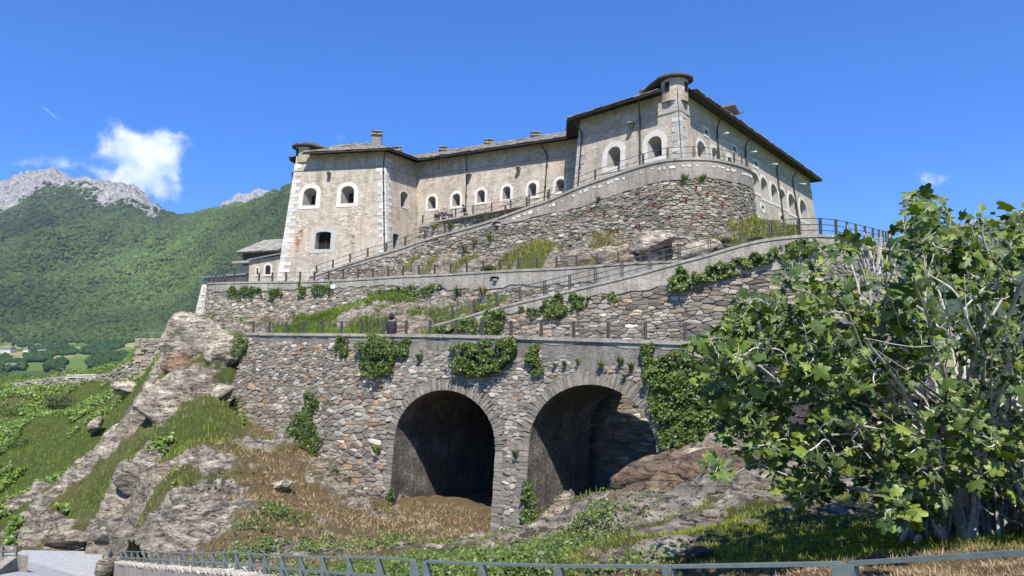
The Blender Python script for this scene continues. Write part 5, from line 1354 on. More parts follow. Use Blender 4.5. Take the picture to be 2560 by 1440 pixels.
def ivy(path, poly, n, label, depth=.35, size=(.10, .19), seed=0, name='ivy_patch', cat='ivy', base=None, ragged=.55):
    rs = np.random.default_rng(seed + 500); us = [p[0] for p in poly]; vs = [p[1] for p in poly]; C = []; Nn = []
    cu, cv = (min(us) + max(us)) / 2, (min(vs) + max(vs)) / 2; tries = 0
    while len(C) < n and tries < n * 12:
        tries += 1; u = rs.uniform(min(us) - 8, max(us) + 8); v = rs.uniform(min(vs) - 8, max(vs) + 8)
        ju = u + 9 * float(vnoise(u * .06, v * .06, seed)); jv = v + 9 * float(vnoise(u * .06, v * .06, seed + 40))
        if not inpoly(ju, jv, poly): continue
        den = float(vnoise(u * .045, v * .05, seed + 9)) * .6 + float(vnoise(u * .12, v * .12, seed + 3)) * .4
        if den < -ragged + .25 * rs.random(): continue
        h = path.hit(u, v)
        if h is None: continue
        d = depth * (.35 + .65 * max(0, den + .3)) * rs.uniform(.15, 1) + .06
        q = path.n(h[0]); C.append(path.pt(h[0], h[1], d)[:]); Nn.append((q.x, q.y, .55))
    C = np.array(C); Nn = np.array(Nn)
    if not len(C): return
    P, Fc, T = leaf_quads(C, Nn, rs.uniform(size[0], size[1], len(C)), rs, ivy_tints(len(C), rs, base) if base else ivy_tints(len(C), rs))
    lo = C.min(0); o = np_mesh(name, P, Fc, M['ivy'], origin=(C[:, 0].mean(), C[:, 1].mean(), lo[2]), tint=T)
    return tag(o, label, cat)
IV = [
 (LOW, [(903, 862), (932, 840), (985, 840), (988, 935), (960, 945), (912, 930)], 1500, 'dense green bush hanging over the parapet beneath the hooded walker', .8),
 (LOW, [(985, 845), (1024, 842), (1022, 895), (990, 905)], 420, 'ivy strip just right of the dense bush on the arched wall', .3),
 (LOW, [(1118, 905), (1135, 872), (1170, 858), (1292, 842), (1294, 895), (1255, 925), (1210, 945), (1150, 935)], 2500, 'wide bright ivy hanging between the two arches below the parapet', .6),
 (LOW, [(845, 843), (874, 846), (870, 886), (842, 886)], 330, 'small dark ivy clump on the parapet, leftmost on the straight wall', .3),
 (LOW, [(586, 855), (610, 838), (630, 848), (626, 868), (600, 898), (582, 890)], 520, 'ivy wrapping the upper left corner of the arched wall', .5),
 (LOW, [(1324, 855), (1350, 862), (1364, 925), (1340, 945), (1324, 905)], 480, 'narrow upright ivy strand above the pier between the arches', .3),
 (LOW, [(1608, 862), (1632, 862), (1645, 930), (1622, 950)], 420, 'narrow ivy strand above the right side of the second arch', .3),
 (LOW, [(1622, 940), (1650, 885), (1720, 868), (1860, 890), (1880, 1050), (1800, 1150), (1700, 1160), (1655, 1120), (1640, 1040)], 7000, 'great ivy curtain covering the wall right of the second arch', .55),
 (LOW, [(712, 1085), (745, 1040), (772, 985), (796, 975), (792, 1055), (808, 1100), (800, 1140), (765, 1120)], 1250, 'ivy climbing from the slope up the middle of the left wall', .3),
 (LOW, [(565, 1010), (598, 985), (606, 1050), (578, 1062)], 330, 'ivy patch low on the left edge of the arched wall', .25),
 (LOW, [(1312, 1190), (1338, 1200), (1350, 1290), (1330, 1370), (1306, 1370)], 620, 'ivy climbing the right edge of the central pier', .3),
 (LOW, [(968, 1230), (985, 1225), (990, 1300), (955, 1300)], 260, 'thin ivy at the foot of the left jamb of the first arch', .25),
 (RAMP, [(1674, 730), (1680, 690), (1702, 668), (1728, 680), (1735, 712), (1700, 735)], 900, 'round ivy clump at the lower end of the ramp ivy band', .6),
 (RAMP, [(1735, 710), (1745, 680), (1800, 662), (1880, 640), (1935, 622), (2005, 600), (2035, 612), (1990, 645), (1900, 665), (1830, 690), (1780, 705)], 3600, 'long ivy band under the railing of the climbing ramp', .5),
 (RAMP, [(1294, 772), (1340, 768), (1395, 738), (1480, 740), (1472, 765), (1400, 795), (1330, 798)], 1300, 'ivy spreading below the ramp parapet near its middle', .4),
 (RAMP, [(1200, 800), (1225, 778), (1262, 775), (1260, 815), (1240, 832), (1200, 832)], 700, 'square ivy clump at the lower end of the ramp wall', .4),
 (RAMP, [(1072, 832), (1105, 808), (1150, 800), (1198, 800), (1198, 834)], 620, 'low ivy along the start of the ramp behind the fence', .35),
 (RAMP, [(1785, 870), (1800, 800), (1830, 745), (1862, 770), (1850, 860)], 800, 'ivy on the ramp wall just left of the fig tree', .4),
 (RAMP, [(1510, 735), (1545, 735), (1540, 750), (1512, 748)], 110, 'tiny ivy tuft on the ramp wall right of the middle ivy', .2),
 (MID, [(575, 722), (655, 722), (655, 742), (600, 740), (578, 736)], 460, 'ivy strip along the long wall, leftmost patch', .35),
 (MID, [(672, 722), (706, 718), (704, 742), (680, 744)], 190, 'ivy strip along the long wall, second patch from the left', .3),
 (MID, [(742, 742), (750, 712), (770, 708), (768, 745)], 190, 'upright ivy on the long wall, third patch from the left', .3),
 (MID, [(785, 735), (786, 712), (830, 708), (830, 735)], 250, 'ivy patch on the long wall left of the little white sign', .3),
 (MID, [(925, 735), (960, 722), (1010, 715), (1095, 708), (1110, 725), (1060, 738), (980, 745)], 520, 'straggling ivy on the long wall above the grass mound', .3),
]
for k, (w, poly, n, lab, dp) in enumerate(IV):
    ivy(w, poly, int(n * 1.7), lab, dp, (.10, .19) if w is MID else ((.08, .165) if w is RAMP else (.07, .15)), seed=k, ragged=.85 if n > 5000 or n == 1250 else .38)
# single tufts on the walls
def tuft(p, n, h, r, base, label, name='wall_plant', cat='plant', seed=0, wd=.02, lean=(0, 0), mat='grass', group=None):
    rs = np.random.default_rng(seed + 900); a = rs.uniform(0, 6.28, n); L = h * rs.uniform(.5, 1.1, n); rr = r * np.sqrt(rs.random(n))
    B = np.stack([rr * np.cos(a) * .5, rr * np.sin(a) * .5, 0 * a], 1) + np.array(p)
    T = B + np.stack([np.cos(a) * rr * .9 + lean[0] * L, np.sin(a) * rr * .9 + lean[1] * L, L], 1)
    w = np.stack([-np.sin(a), np.cos(a), 0 * a], 1) * wd
    m_ = (B + T) / 2 + np.array([0, 0, .08]) * h
    P = np.stack([B - w, B + w, m_ + w, T, m_ - w], 1).reshape(-1, 3); Fc = np.arange(5 * n).reshape(n, 5)
    k = rs.choice(len(base), size=n); C = np.array(base)[k] * rs.uniform(.7, 1.3, (n, 1))
    o = np_mesh(name, P, Fc, M[mat], origin=tuple(p), tint=C); return tag(o, label, cat, group)
G1 = ((.09, .15, .03), (.14, .20, .045), (.06, .10, .02)); G2 = ((.20, .18, .07), (.30, .25, .12), (.12, .14, .04)); G3 = ((.10, .13, .05), (.2, .2, .1), (.07, .10, .035))
for k, (w, u, v, hpx, b, lab) in enumerate([
 (LOW, 1555, 905, 26, G3, 'grey-green weed tuft above the second arch, the tallest one'), (LOW, 1508, 915, 24, G2, 'rusty dry tuft right above the crown of the second arch'), (LOW, 1417, 910, 18, G3, 'small weed tuft left above the second arch'),
 (LOW, 1583, 918, 22, G3, 'bushy weed tuft above the right shoulder of the second arch'), (LOW, 1392, 912, 14, G3, 'tiny weed between the ivy strand and the second arch'), (LOW, 1450, 903, 16, G2, 'small pale weed over the second arch'), (LOW, 1565, 940, 16, G3, 'green sprig by the stones of the second arch, lower right'),
 (LOW, 1295, 1135, 22, G3, 'weed growing midway up the central pier'), (LOW, 1055, 895, 24, G3, 'weed tuft on the wall left above the first arch'), (LOW, 950, 1130, 30, G1, 'green weed on the left jamb of the first arch'),
 (RAMP, 1255, 822, 26, G1, 'green weed at the foot of the ramp wall'),
 (MID, 1148, 738, 34, G3, 'upright weed on the long wall, left of the drain hole'), (MID, 1210, 735, 30, G2, 'upright dry weed on the long wall below the drain hole'), (MID, 1232, 752, 26, G1, 'green weed directly under the drain hole'),
 (BAST, 1230, 600, 30, G1, 'round green bush low on the upper stone wall'), (BAST, 1165, 625, 22, G2, 'dry tuft on the upper wall, left of the round bush'), (BAST, 1190, 608, 18, G2, 'small dry tuft on the upper wall beside the round bush'),
 (BAST, 1710, 452, 26, G3, 'dark weed under the bastion render, left one'), (BAST, 1752, 452, 26, G1, 'green weed under the bastion render, middle one'), (BAST, 1815, 452, 22, G3, 'weed under the bastion render, right one'), (BAST, 1500, 500, 16, G3, 'small weed at the lower edge of the bastion render'),
 (TERR, 1130, 568, 22, G1, 'green tuft on the short terrace wall'), (TERR, 1088, 570, 18, G2, 'dry tuft on the short terrace wall')]):
    s_, z_ = w.hit(u, v); p = w.pt(s_, z_ - .1, .12); n_ = w.n(s_); h = hpx * p.y / F * 1.3
    tuft(p, 70, h * .7, h * .3, tuple(tuple(x * 1.5 for x in c) for c in b), lab, seed=k, wd=.014, lean=(n_.x * .3, n_.y * .3))
# larger bushes on the terraces
for k, (u, v, Y, wp, hp, b, lab) in enumerate([
 (1268, 645, 55.0, 60, 40, G1, 'bright green bush on the rock strip below the bastion'), (1225, 662, 55.3, 60, 18, G1, 'low green grass clump left of the bright bush'), (1330, 632, 54, 90, 24, G3, 'greyish brushwood right of the bright bush'),
 (1395, 622, 53, 90, 22, G2, 'dry brushwood along the foot of the bastion'), (48, 1085, 60, 120, 90, G1, 'dark round bush at the left edge of the near slope'), (20, 1010, 72, 110, 70, G1, 'dark bushes beside the left end of the ruin wall'), (280, 1010, 62, 60, 60, G1, 'bush between the ruin wall and the pale boulder'), (345, 945, 66, 90, 50, G1, 'dark bush at the foot of the ruined stone tower'), (150, 985, 74, 90, 30, G3, 'grey bush growing against the ruin wall'), (1850, 560, 49, 110, 26, G3, 'grey shrub mass at the right foot of the bastion'), (1790, 590, 46.5, 130, 22, G2, 'dry golden grass bank above the ramp'), (1890, 588, 44, 60, 26, G3, 'shrub behind the ramp railing, near the wing wall')]):
    p = at(u, v + hp * .5, Y); W = wp * Y / F; H = hp * Y / F
    rs_ = np.random.default_rng(700 + k); m = 2600; g = rs_.normal(size=(m, 3)); g /= np.linalg.norm(g, axis=1, keepdims=True); r_ = rs_.uniform(.55, 1, m) ** .7
    r_ *= .75 + .35 * vnoise(g[:, 0] * 2.5 + k, g[:, 1] * 2.5, g[:, 2] * 2.5, 40 + k); C = g * r_[:, None] * np.array([W * .5, W * .28, H * .62]) + np.array([p.x, p.y, p.z]); C = C[C[:, 2] > p.z - H * .3]; m = len(C)
    P, Fc, T = leaf_quads(C, g[:m] * 0 + (C - np.array([p.x, p.y, p.z])) / np.array([W, W, H]), rs_.uniform(.08, .17, m), rs_, np.array(b)[rs_.choice(len(b), m)] * rs_.uniform(.55, 1.35, (m, 1)), .45)
    tag(np_mesh('bush', P, Fc, M['ivy'], origin=(p.x, p.y, p.z - H * .3), tint=T), lab, 'bush')

# ---------------------------------------------------------------- scattered ground cover
def scatter(full, n, ulo, uhi, ylo, yhi, maskfn, kindfn, seed, hmul=1.0, wmul=1.0, chunk=20000):
    rs = np.random.default_rng(seed); OUT = []
    for c in range(0, n, chunk):
        m = min(chunk, n - c); u = rs.uniform(ulo, uhi, m); Y = ylo * (yhi / ylo) ** rs.random(m)
        x = (u - 1280) / F * Y; z, K = full(x, Y); ok = maskfn(x, Y) & kindfn(K, x, Y, rs)
        OUT.append(np.stack([x, Y, z, K[:, 0], K[:, 1], K[:, 2]], 1)[ok])
    return np.concatenate(OUT)
def blades(name, Q, rs, mat, tintf, h, w, lean=.5, label=None):
    n = len(Q); B = Q[:, :3].copy(); B[:, 2] -= .03; a = rs.uniform(0, 6.28, n); H = h * rs.uniform(.45, 1.2, n) * np.clip(Q[:, 1] / 22, .45, 1.5)
    ll = rs.uniform(.1, 1, n) * lean; D = np.stack([np.cos(a) * ll, np.sin(a) * ll, np.ones(n)], 1); D /= np.linalg.norm(D, axis=1, keepdims=True)
    b = rs.uniform(0, 6.28, n); W = np.stack([np.cos(b), np.sin(b) * .4, 0 * b], 1) * (w * np.clip(Q[:, 1] / 22, .35, 1.6))[:, None]
    T = B + D * H[:, None]; Mi = B + D * H[:, None] * .55 + np.array([0, 0, .04]) * H[:, None]
    P = np.stack([B - W, B + W, Mi + W * .8, T, Mi - W * .8], 1).reshape(-1, 3)
    o = np_mesh(name, P, np.arange(5 * n).reshape(n, 5), M[mat], tint=tintf(Q, rs)); tag(o, label, 'grass' if label else None, kind='stuff'); return o
def mF(x, y): return maskF2(x, y) & (low_side(x, y)[0] > (-.5)) | ((low_side(x, y)[1] < -1) & maskF2(x, y))
def green_t(Q, rs):
    n = len(Q); g = np.clip(Q[:, 3:4], 0, 1); near = np.clip((30 - Q[:, 1:2]) / 20, 0, 1)
    pt = vnoise(Q[:, 0] * .35, Q[:, 1] * .35, 0, 77)[:, None] * .5 + .5
    A = np.array([.24, .285, .035]); Bc = np.array([.12, .165, .025]); Cc = np.array([.21, .20, .065])
    T = A * pt + Bc * (1 - pt); dryn = (vnoise(Q[:, 0] * .8, Q[:, 1] * .8, 3, 78)[:, None] > .25) * .6; T = T * (1 - dryn) + Cc * dryn; T = T * g + Cc * (1 - g)
    return T * rs.uniform(.65, 1.35, (n, 1))
def dry_t(Q, rs):
    n = len(Q); T = np.array([[.36, .255, .155], [.21, .135, .080], [.44, .345, .225]])[rs.choice(3, n)]; return T * rs.uniform(.6, 1.25, (n, 1))
rs = np.random.default_rng(5)
Qg = scatter(fullF2, 230000, -40, 2620, 4.5, 100, mF, lambda K, x, y, r: (K[:, 1] < .42 + .25 * vnoise(x * .9, y * .9, 0, 6)) & (K[:, 0] > .45 * r.random(len(x)) + .12), 1)
blades('grass', Qg, rs, 'grass', green_t, .22, .017, .9, 'green grass growing over the hillside slopes')
Qd = scatter(fullF2, 270000, 330, 2560, 5, 50, mF, lambda K, x, y, r: (K[:, 1] < .5) & (K[:, 0] < .62) & (vnoise(x * .7, y * .7, 2, 15) > -.45), 2)
blades('dry_grass', Qd, rs, 'dry', dry_t, .20, .010, 3.2, 'straw-coloured cut grass on the slope below the arches')
def ground_leaves(name, label, full, n, lims, mfn, kf, seed, size, base=None, lift=.3):
    Q = scatter(full, n, *lims, mfn, kf, seed); rs = np.random.default_rng(seed); m = len(Q)
    C = Q[:, :3].copy(); C[:, 2] += rs.uniform(.02, lift, m) ; N = np.tile(np.array([0, -.35, 1.0]), (m, 1))
    P, Fc, T = leaf_quads(C, N, rs.uniform(*size, m) * np.clip(Q[:, 1] / 25, .55, 1.3), rs, ivy_tints(m, rs, base) if base else ivy_tints(m, rs))
    return tag(np_mesh(name, P, Fc, M['ivy'], tint=T), label, 'ground cover', kind='stuff')
clump = lambda x, y, s=0: vnoise(x * .42, y * .42, 1, 33) * .6 + vnoise(x * 1.1, y * 1.1, 1, 34) * .4
ground_leaves('ground_ivy', 'creeping ivy and weeds on the slope below the arches', fullF2, 330000, (330, 1720, 8, 44), mF, lambda K, x, y, r: (K[:, 2] * .95 + clump(x, y) * .85 + (.28 * r.normal(size=len(x))) > .84) & (x < 4.5), 8, (.06, .135))
ground_leaves('slope_shrubs', 'leafy shrubs and creepers on the far left slope', fullF2, 110000, (-60, 620, 34, 100), mF, lambda K, x, y, r: (clump(x * .9 + y * .3, y * .6 - x * .4) + K[:, 2] * .9 > .30) & (K[:, 1] < .6), 9, (.11, .24), ((.13, .20, .03), (.20, .27, .045), (.05, .09, .02)), .55)
mU = lambda x, y: (low_side(x, y)[0] < -3.3) & (y < MIDY(x) - .3)
def path_y(path):
    X = np.array([p.x for p in path.P]); Y = np.array([p.y for p in path.P]); o = np.argsort(X); X = X[o]; Y = Y[o]
    return lambda x: np.interp(x, X, Y)
MIDY = path_y(MID)
Qu = scatter(fullU2, 60000, 600, 1300, 43, 62, lambda x, y: (low_side(x, y)[0] < -3.4) & (y < MIDY(x) + .4), lambda K, x, y, r: (K[:, 1] < .6) & (K[:, 0] > .3), 12)
blades('mound_grass', Qu, rs, 'grass', lambda Q, r: green_t(Q, r) * np.array([.72, .85, .9]) * (1 + .35 * vnoise(Q[:, 0] * .9, Q[:, 1] * .9, 0, 5)[:, None]), .22, .020, .9, 'green grass mound between the lowest fence and the long wall')
Qr = scatter(fullR2, 60000, 1000, 2000, 41, 60, lambda x, y: y > MIDY(x) + 3.5, lambda K, x, y, r: (K[:, 1] < .62), 13)
blades('crag_grass', Qr, rs, 'grass', lambda Q, r: green_t(Q, r) * np.array([1.1, .95, 1.2]), .32, .024, .8, 'thin grass between the crags below the bastion')

# ================================================================ fig tree
def fig_tree():
    rs = random.Random(77)
    base = at(2470, 1335, 8.2); base.z = float(fullF(base.x, base.y)[0])
    T = thing('fig_tree', 'large sprawling fig tree with many pale stems at the right, nearest the camera', 'tree', tuple(base))
    sil = [(1705, 850), (1790, 835), (1850, 745), (1930, 745), (1962, 655), (2040, 600), (2130, 606), (2215, 604), (2262, 600), (2240, 560), (2250, 488), (2300, 482), (2350, 478), (2385, 540), (2440, 525), (2480, 530), (2500, 590), (2540, 560), (2640, 500), (2760, 560), (2800, 900), (2780, 1300), (2620, 1370), (2560, 1310), (2450, 1240), (2330, 1290), (2200, 1310), (2080, 1250), (1985, 1270), (1940, 1200), (1880, 1130), (1820, 1090), (1770, 1000), (1720, 930)]
    tips = []
    while len(tips) < 1750:
        u = rs.uniform(1690, 2800); v = rs.uniform(470, 1370)
        if not inpoly(u, v, sil): continue
        dens = float(vnoise(u * .012, v * .012, 0, 61))
        if dens < -.35 and rs.random() < .75: continue
        if v > 1150 and rs.random() < .35: continue
        if u > 2200 and v < 720 and rs.random() < .25: continue
        tips.append(at(u, v, rs.uniform(6.2, 10.6) if u > 2000 else rs.uniform(6.4, 9.2)))
    for (u, v, Y) in ((1780, 1150, 6.2), (1765, 1170, 6.2), (1800, 1135, 6.2), (1790, 1185, 6.3), (2240, 1245, 5.6), (2215, 1275, 5.6), (2265, 1265, 5.6), (1960, 1240, 6.5), (2540, 545, 5.2), (2555, 530, 5.2), (2360, 845, 5.4)): tips.append(at(u, v, Y))
    # main stems
    nodes = []; NS = 84
    tgt = []
    order = sorted(range(len(tips)), key=lambda k: rs.random())
    for k in order:
        t = tips[k]
        if all((t - q).length > .55 for q in tgt): tgt.append(t)
        if len(tgt) >= NS: break
    for _ in range(20):      # bare upright shoots nearer the viewer
        u = rs.uniform(1960, 2700); v = rs.uniform(620, 900) if u > 2150 else rs.uniform(740, 980)
        tgt.append(at(u, v, rs.uniform(5.8, 7.2)))
    for k, t in enumerate(tgt):
        b = Vector((base.x + rs.uniform(-.75, .9), base.y + rs.uniform(-.6, .6), 0)); b.z = float(fullF(b.x, b.y)[0]) - .1
        d = t - b; out = Vector((d.x, d.y, 0)); c1 = b + out * rs.uniform(.05, .25) + Vector((0, 0, d.z * .42 + .15)); c2 = b + out * rs.uniform(.55, .75) + Vector((0, 0, d.z * .72 + .1))
        L = d.length; pts = []; n = 14
        for i in range(n + 1):
            s = i / n; p = b * (1 - s) ** 3 + c1 * 3 * s * (1 - s) ** 2 + c2 * 3 * s * s * (1 - s) + t * s ** 3
            w = .09 * s * (1 - s) * 4 if 0 < i < n else 0
            p = p + Vector((rs.uniform(-1, 1), rs.uniform(-1, 1), rs.uniform(-1, 1))) * w * .6; pts.append(p)
        r0 = rs.choice((.014, .018, .024, .034, .046)); rad = [r0 * (1 - .80 * i / n) for i in range(n + 1)]
        f = rs.uniform(.7, 1.3); mb = MB(); mb.tube(pts, rad, 7, (f, f, f * .98)); mb.build('stem', M['bark'], T, smooth=True)
        for i in range(3, n + 1): nodes.append((pts[i], rad[i], (pts[i] - pts[i - 1]).normalized()))
    tw = MB(); leaves = []
    def twig(a, ra, da, t):
        d = t - a; L = d.length; mid1 = a + da * L * .35 + d * .1; mid2 = t - Vector((d.x * .15, d.y * .15, L * .25)) + Vector((rs.uniform(-.05, .05), rs.uniform(-.05, .05), 0))
        pts = []
        for i in range(7):
            s = i / 6; pts.append(a * (1 - s) ** 3 + mid1 * 3 * s * (1 - s) ** 2 + mid2 * 3 * s * s * (1 - s) + t * s ** 3)
        r0 = min(ra * .85, .008 + .008 * L); f = rs.uniform(.7, 1.35); tw.tube(pts, [r0 * (1 - .6 * i / 6) + .0015 for i in range(7)], 5, (f, f, f), cap=False)
        return pts
    all_nodes = list(nodes)
    for k in sorted(range(len(tips)), key=lambda k: (tips[k] - base).length):
        t = tips[k]; best = None
        for p, r, d in all_nodes:
            dl = (t - p).length
            if dl < .12: continue
            if (p - base).length > (t - base).length * .98: continue
            up = max(0, p.z - t.z) * .8
            sc_ = dl + up
            if best is None or sc_ < best[0]: best = (sc_, p, r, d)
        if best is None: continue
        pts = twig(best[1], best[2], best[3], t)
        all_nodes += [(pts[3], .006, (pts[4] - pts[3]).normalized()), (pts[5], .005, (pts[6] - pts[5]).normalized())]
        ax = (pts[-1] - pts[-3]).normalized(); n = rs.randint(4, 7)
        for i in range(n):
            ang = i * 2.4 + rs.random(); side = ax.orthogonal().normalized(); side = Matrix.Rotation(ang, 3, ax) @ side
            dirv = (side * rs.uniform(.7, 1.2) + ax * rs.uniform(-.1, .7) + Vector((0, 0, rs.uniform(-.35, .35)))).normalized()
            p0 = t - ax * rs.uniform(0, .16); pet = rs.uniform(.03, .08); size = rs.choice((.05, .065, .075, .095, .12)) * rs.uniform(.85, 1.2)
            p1 = p0 + dirv * pet; tw.bar(p0, p1, .004, tint=(.9, 1.1, .5))
            leaves.append((p1, dirv, size, ax))
    # extra bare twigs at the top
    for (u, v, Y, h) in ((2190, 620, 7.5, .45), (2175, 640, 7.4, .55), (2215, 640, 7.6, .5), (2310, 640, 8, .5), (2150, 640, 7.5, .4), (2490, 600, 7, .4)):
        a = at(u, v + 60, Y)
        for j in range(5):
            t = a + Vector((rs.uniform(-.22, .22), rs.uniform(-.1, .1), h * rs.uniform(.6, 1.1))); twig(a + Vector((0, 0, -.25)), .012, Vector((0, 0, 1)), t)
    tw.build('twigs', M['bark'], T, kind='stuff')
    # five lobed leaf template, petiole at the origin, blade along +x
    def leaf_mesh(v):
        r2 = random.Random(v); deep = (.55, .42, .66, .5)[v % 4]
        prof = []
        for ang, r in ((172, .30), (148, .46), (124, .60), (104, .60), (88, .56 * (1 - deep * .35)), (74, .70), (58, .86), (44, .84), (30, .80 * (1 - deep * .40)), (19, .86), (9, 1.02), (0, 1.06)):
            prof.append((math.radians(ang), r * r2.uniform(.93, 1.07)))
        half = [(.16 + r * math.cos(a) * .80, r * math.sin(a) * .80) for a, r in prof]
        pts = half + [(x, -y * r2.uniform(.92, 1.06)) for x, y in half[-2::-1]]
        z = lambda x, y: -.30 * abs(y) ** 1.3 - .16 * x * x + .05 * math.sin(9 * y) 
        V = [(.02, 0, 0)] + [(x, y, z(x, y)) for x, y in pts] + [(.45, 0, .03)]
        n = len(pts); Fs = []
        for i in range(n - 1): Fs.append((n + 1, 1 + i + 1, 1 + i))
        Fs.append((n + 1, 1, n)); 
        return V, Fs
    protos = [leaf_mesh(v) for v in range(6)]; cols = [(.090, .145, .018), (.050, .092, .015), (.145, .20, .024), (.035, .068, .014), (.19, .24, .032), (.068, .115, .022)]
    meshes = []
    for i, (V, Fs) in enumerate(protos):
        me = bpy.data.meshes.new('leaf'); me.from_pydata(V, [], Fs); a = me.attributes.new('tint', 'FLOAT_COLOR', 'FACE'); a.data.foreach_set('color', np.tile(np.array((*cols[i], 1), np.float32), len(Fs)))
        me.polygons.foreach_set('use_smooth', np.ones(len(Fs), bool)); me.materials.append(M['fig']); meshes.append(me)
    def frame(p, d, s, ax):
        nrm = (Vector((rs.uniform(-.8, .7), -.35 + rs.uniform(-.7, .7), .8 + rs.uniform(-.6, .4)))).normalized()
        x = d; nn = nrm - x * nrm.dot(x)
        if nn.length < .1: nn = ax - x * ax.dot(x)
        nn.normalize(); y = nn.cross(x)
        return Matrix(((x.x * s, y.x * s, nn.x * s, p.x), (x.y * s, y.y * s, nn.y * s, p.y), (x.z * s, y.z * s, nn.z * s, p.z), (0, 0, 0, 1)))
    def visible(l):
        p = l[0]; u = 1280 + F * p.x / p.y; return u < 2600
    idx = sorted(range(len(leaves)), key=lambda k: (0 if visible(leaves[k]) else 1, -leaves[k][2] / leaves[k][0].y)); big = set(idx[:300])
    VV = []; FF = []; TT = []; b = 0; To = Matrix.Translation(-Vector(T.location))
    for k, (p, d, s, ax) in enumerate(leaves):
        Mx = frame(p, d, s, ax); i = rs.randrange(6)
        if k in big:
            o = bpy.data.objects.new('leaf', meshes[i]); COL.objects.link(o); o.parent = T; o.matrix_local = To @ Mx
        else:
            V, Fs = protos[i]; f = rs.uniform(.7, 1.25)
            for v in V: VV.append(tuple(Mx @ Vector(v)))
            for q in Fs: FF.append((q[0] + b, q[1] + b, q[2] + b)); TT.append(tuple(c * f for c in cols[i]))
            b += len(V)
    o = np_mesh('foliage', np.array(VV), np.array(FF), M['fig'], T, tint=TT, smooth=True); o['kind'] = 'stuff'
    print('fig leaves', len(leaves), 'tris', len(FF))
fig_tree()

# ---------------------------------------------------------------- small hut with dark roof and pale sign board behind the fig
A = at(1905, 900, 26.2); hut = thing('hut', 'small dark roofed hut with a pale board, half hidden behind the fig tree', 'hut', (A.x + 1.5, A.y, -5))
a = at(1925, 870, 26); b = at(2060, 870, 25); z0, z1 = at(1990, 1060, 25.5).z, at(1990, 812, 25.5).z
d = (b - a); d.z = 0; L_ = d.length; d.normalize(); n = Vector((d.y, -d.x, 0))
mb = MB(); c = (a + b) / 2 - n * 1.2; rz = math.atan2(d.y, d.x); mb.box((c.x, c.y, (z0 + z1) / 2), (L_, 2.4, z1 - z0), rz); mb.build('wall', M['hut'], hut)
mb = MB()
e1, e2 = a - d * .45 + n * .45, b + d * .45 + n * .45
ap = Vector((c.x, c.y, at(1960, 778, 26.5).z)); zz = z1 - .02
q = [Vector((p.x, p.y, zz)) for p in (e1, e2, e2 - n * 3.3, e1 - n * 3.3)]
r0 = Vector((ap.x - d.x * .5, ap.y - d.y * .5, ap.z)); r1 = Vector((ap.x + d.x * .5, ap.y + d.y * .5, ap.z))
mb.add(q + [r0, r1] + [p - Vector((0, 0, .12)) for p in q], [(0, 1, 5, 4), (1, 2, 5), (2, 3, 4, 5), (3, 0, 4), (0, 6, 7, 1), (1, 7, 8, 2), (6, 9, 8, 7), (3, 9, 6, 0)]); mb.build('roof', M['hut'], hut)
mb = MB(); p0 = at(1978, 812, 25.6) + n * .06; w_ = 48 * 25.6 / F; mb.box((p0.x + d.x * w_ / 2, p0.y + d.y * w_ / 2, at(2000, 862, 25.6).z), (w_, .06, 95 * 25.6 / F), rz); pn = mb.build('board', M['panel'], hut)
mb = MB(); mb.box((p0.x + d.x * w_ / 2 + n.x * .05, p0.y + d.y * w_ / 2 + n.y * .05, at(2000, 850, 25.6).z), (w_ * .55, .04, .45), rz); mb.build('poster', M['whitep'], pn)
h2 = thing('hut', 'low brown shed roof seen through the fig branches further right', 'hut', tuple(at(2200, 980, 24)))
mb = MB(); c = at(2200, 900, 25); mb.box((c.x, c.y, at(2200, 950, 25).z), (2.6, 2, 1.6), -.2); mb.build('wall', M['hut'], h2)
mb = MB(); mb.box((c.x, c.y, at(2200, 806, 25).z), (3.0, 2.4, .14), -.2); mb.build('roof', M['slate'], h2)

# small things on the walls
s_, z_ = MID.hit(835, 717); p = MID.pt(s_, z_, .15); sg = thing('sign', 'small white sign with a dark support on the long wall', 'sign', tuple(p - Vector((0, 0, .4))))
mb = MB(); mb.box(p, (.34, .06, .30), .2); mb.build('board', M['whitep'], sg); mb = MB(); mb.box(p + Vector((0, .03, -.35)), (.2, .06, .42), .2); mb.build('support', M['fence'], sg)
p = at(1847, 538, 49.5); wb = thing('white_box', 'small white box lying on the shrubs at the right foot of the bastion', 'box', tuple(p)); mb = MB(); mb.box(p, (.32, .3, .30), .2); mb.box(p + Vector((0, 0, .17)), (.36, .34, .04), .2); mb.build('body', M['whitep'], wb)

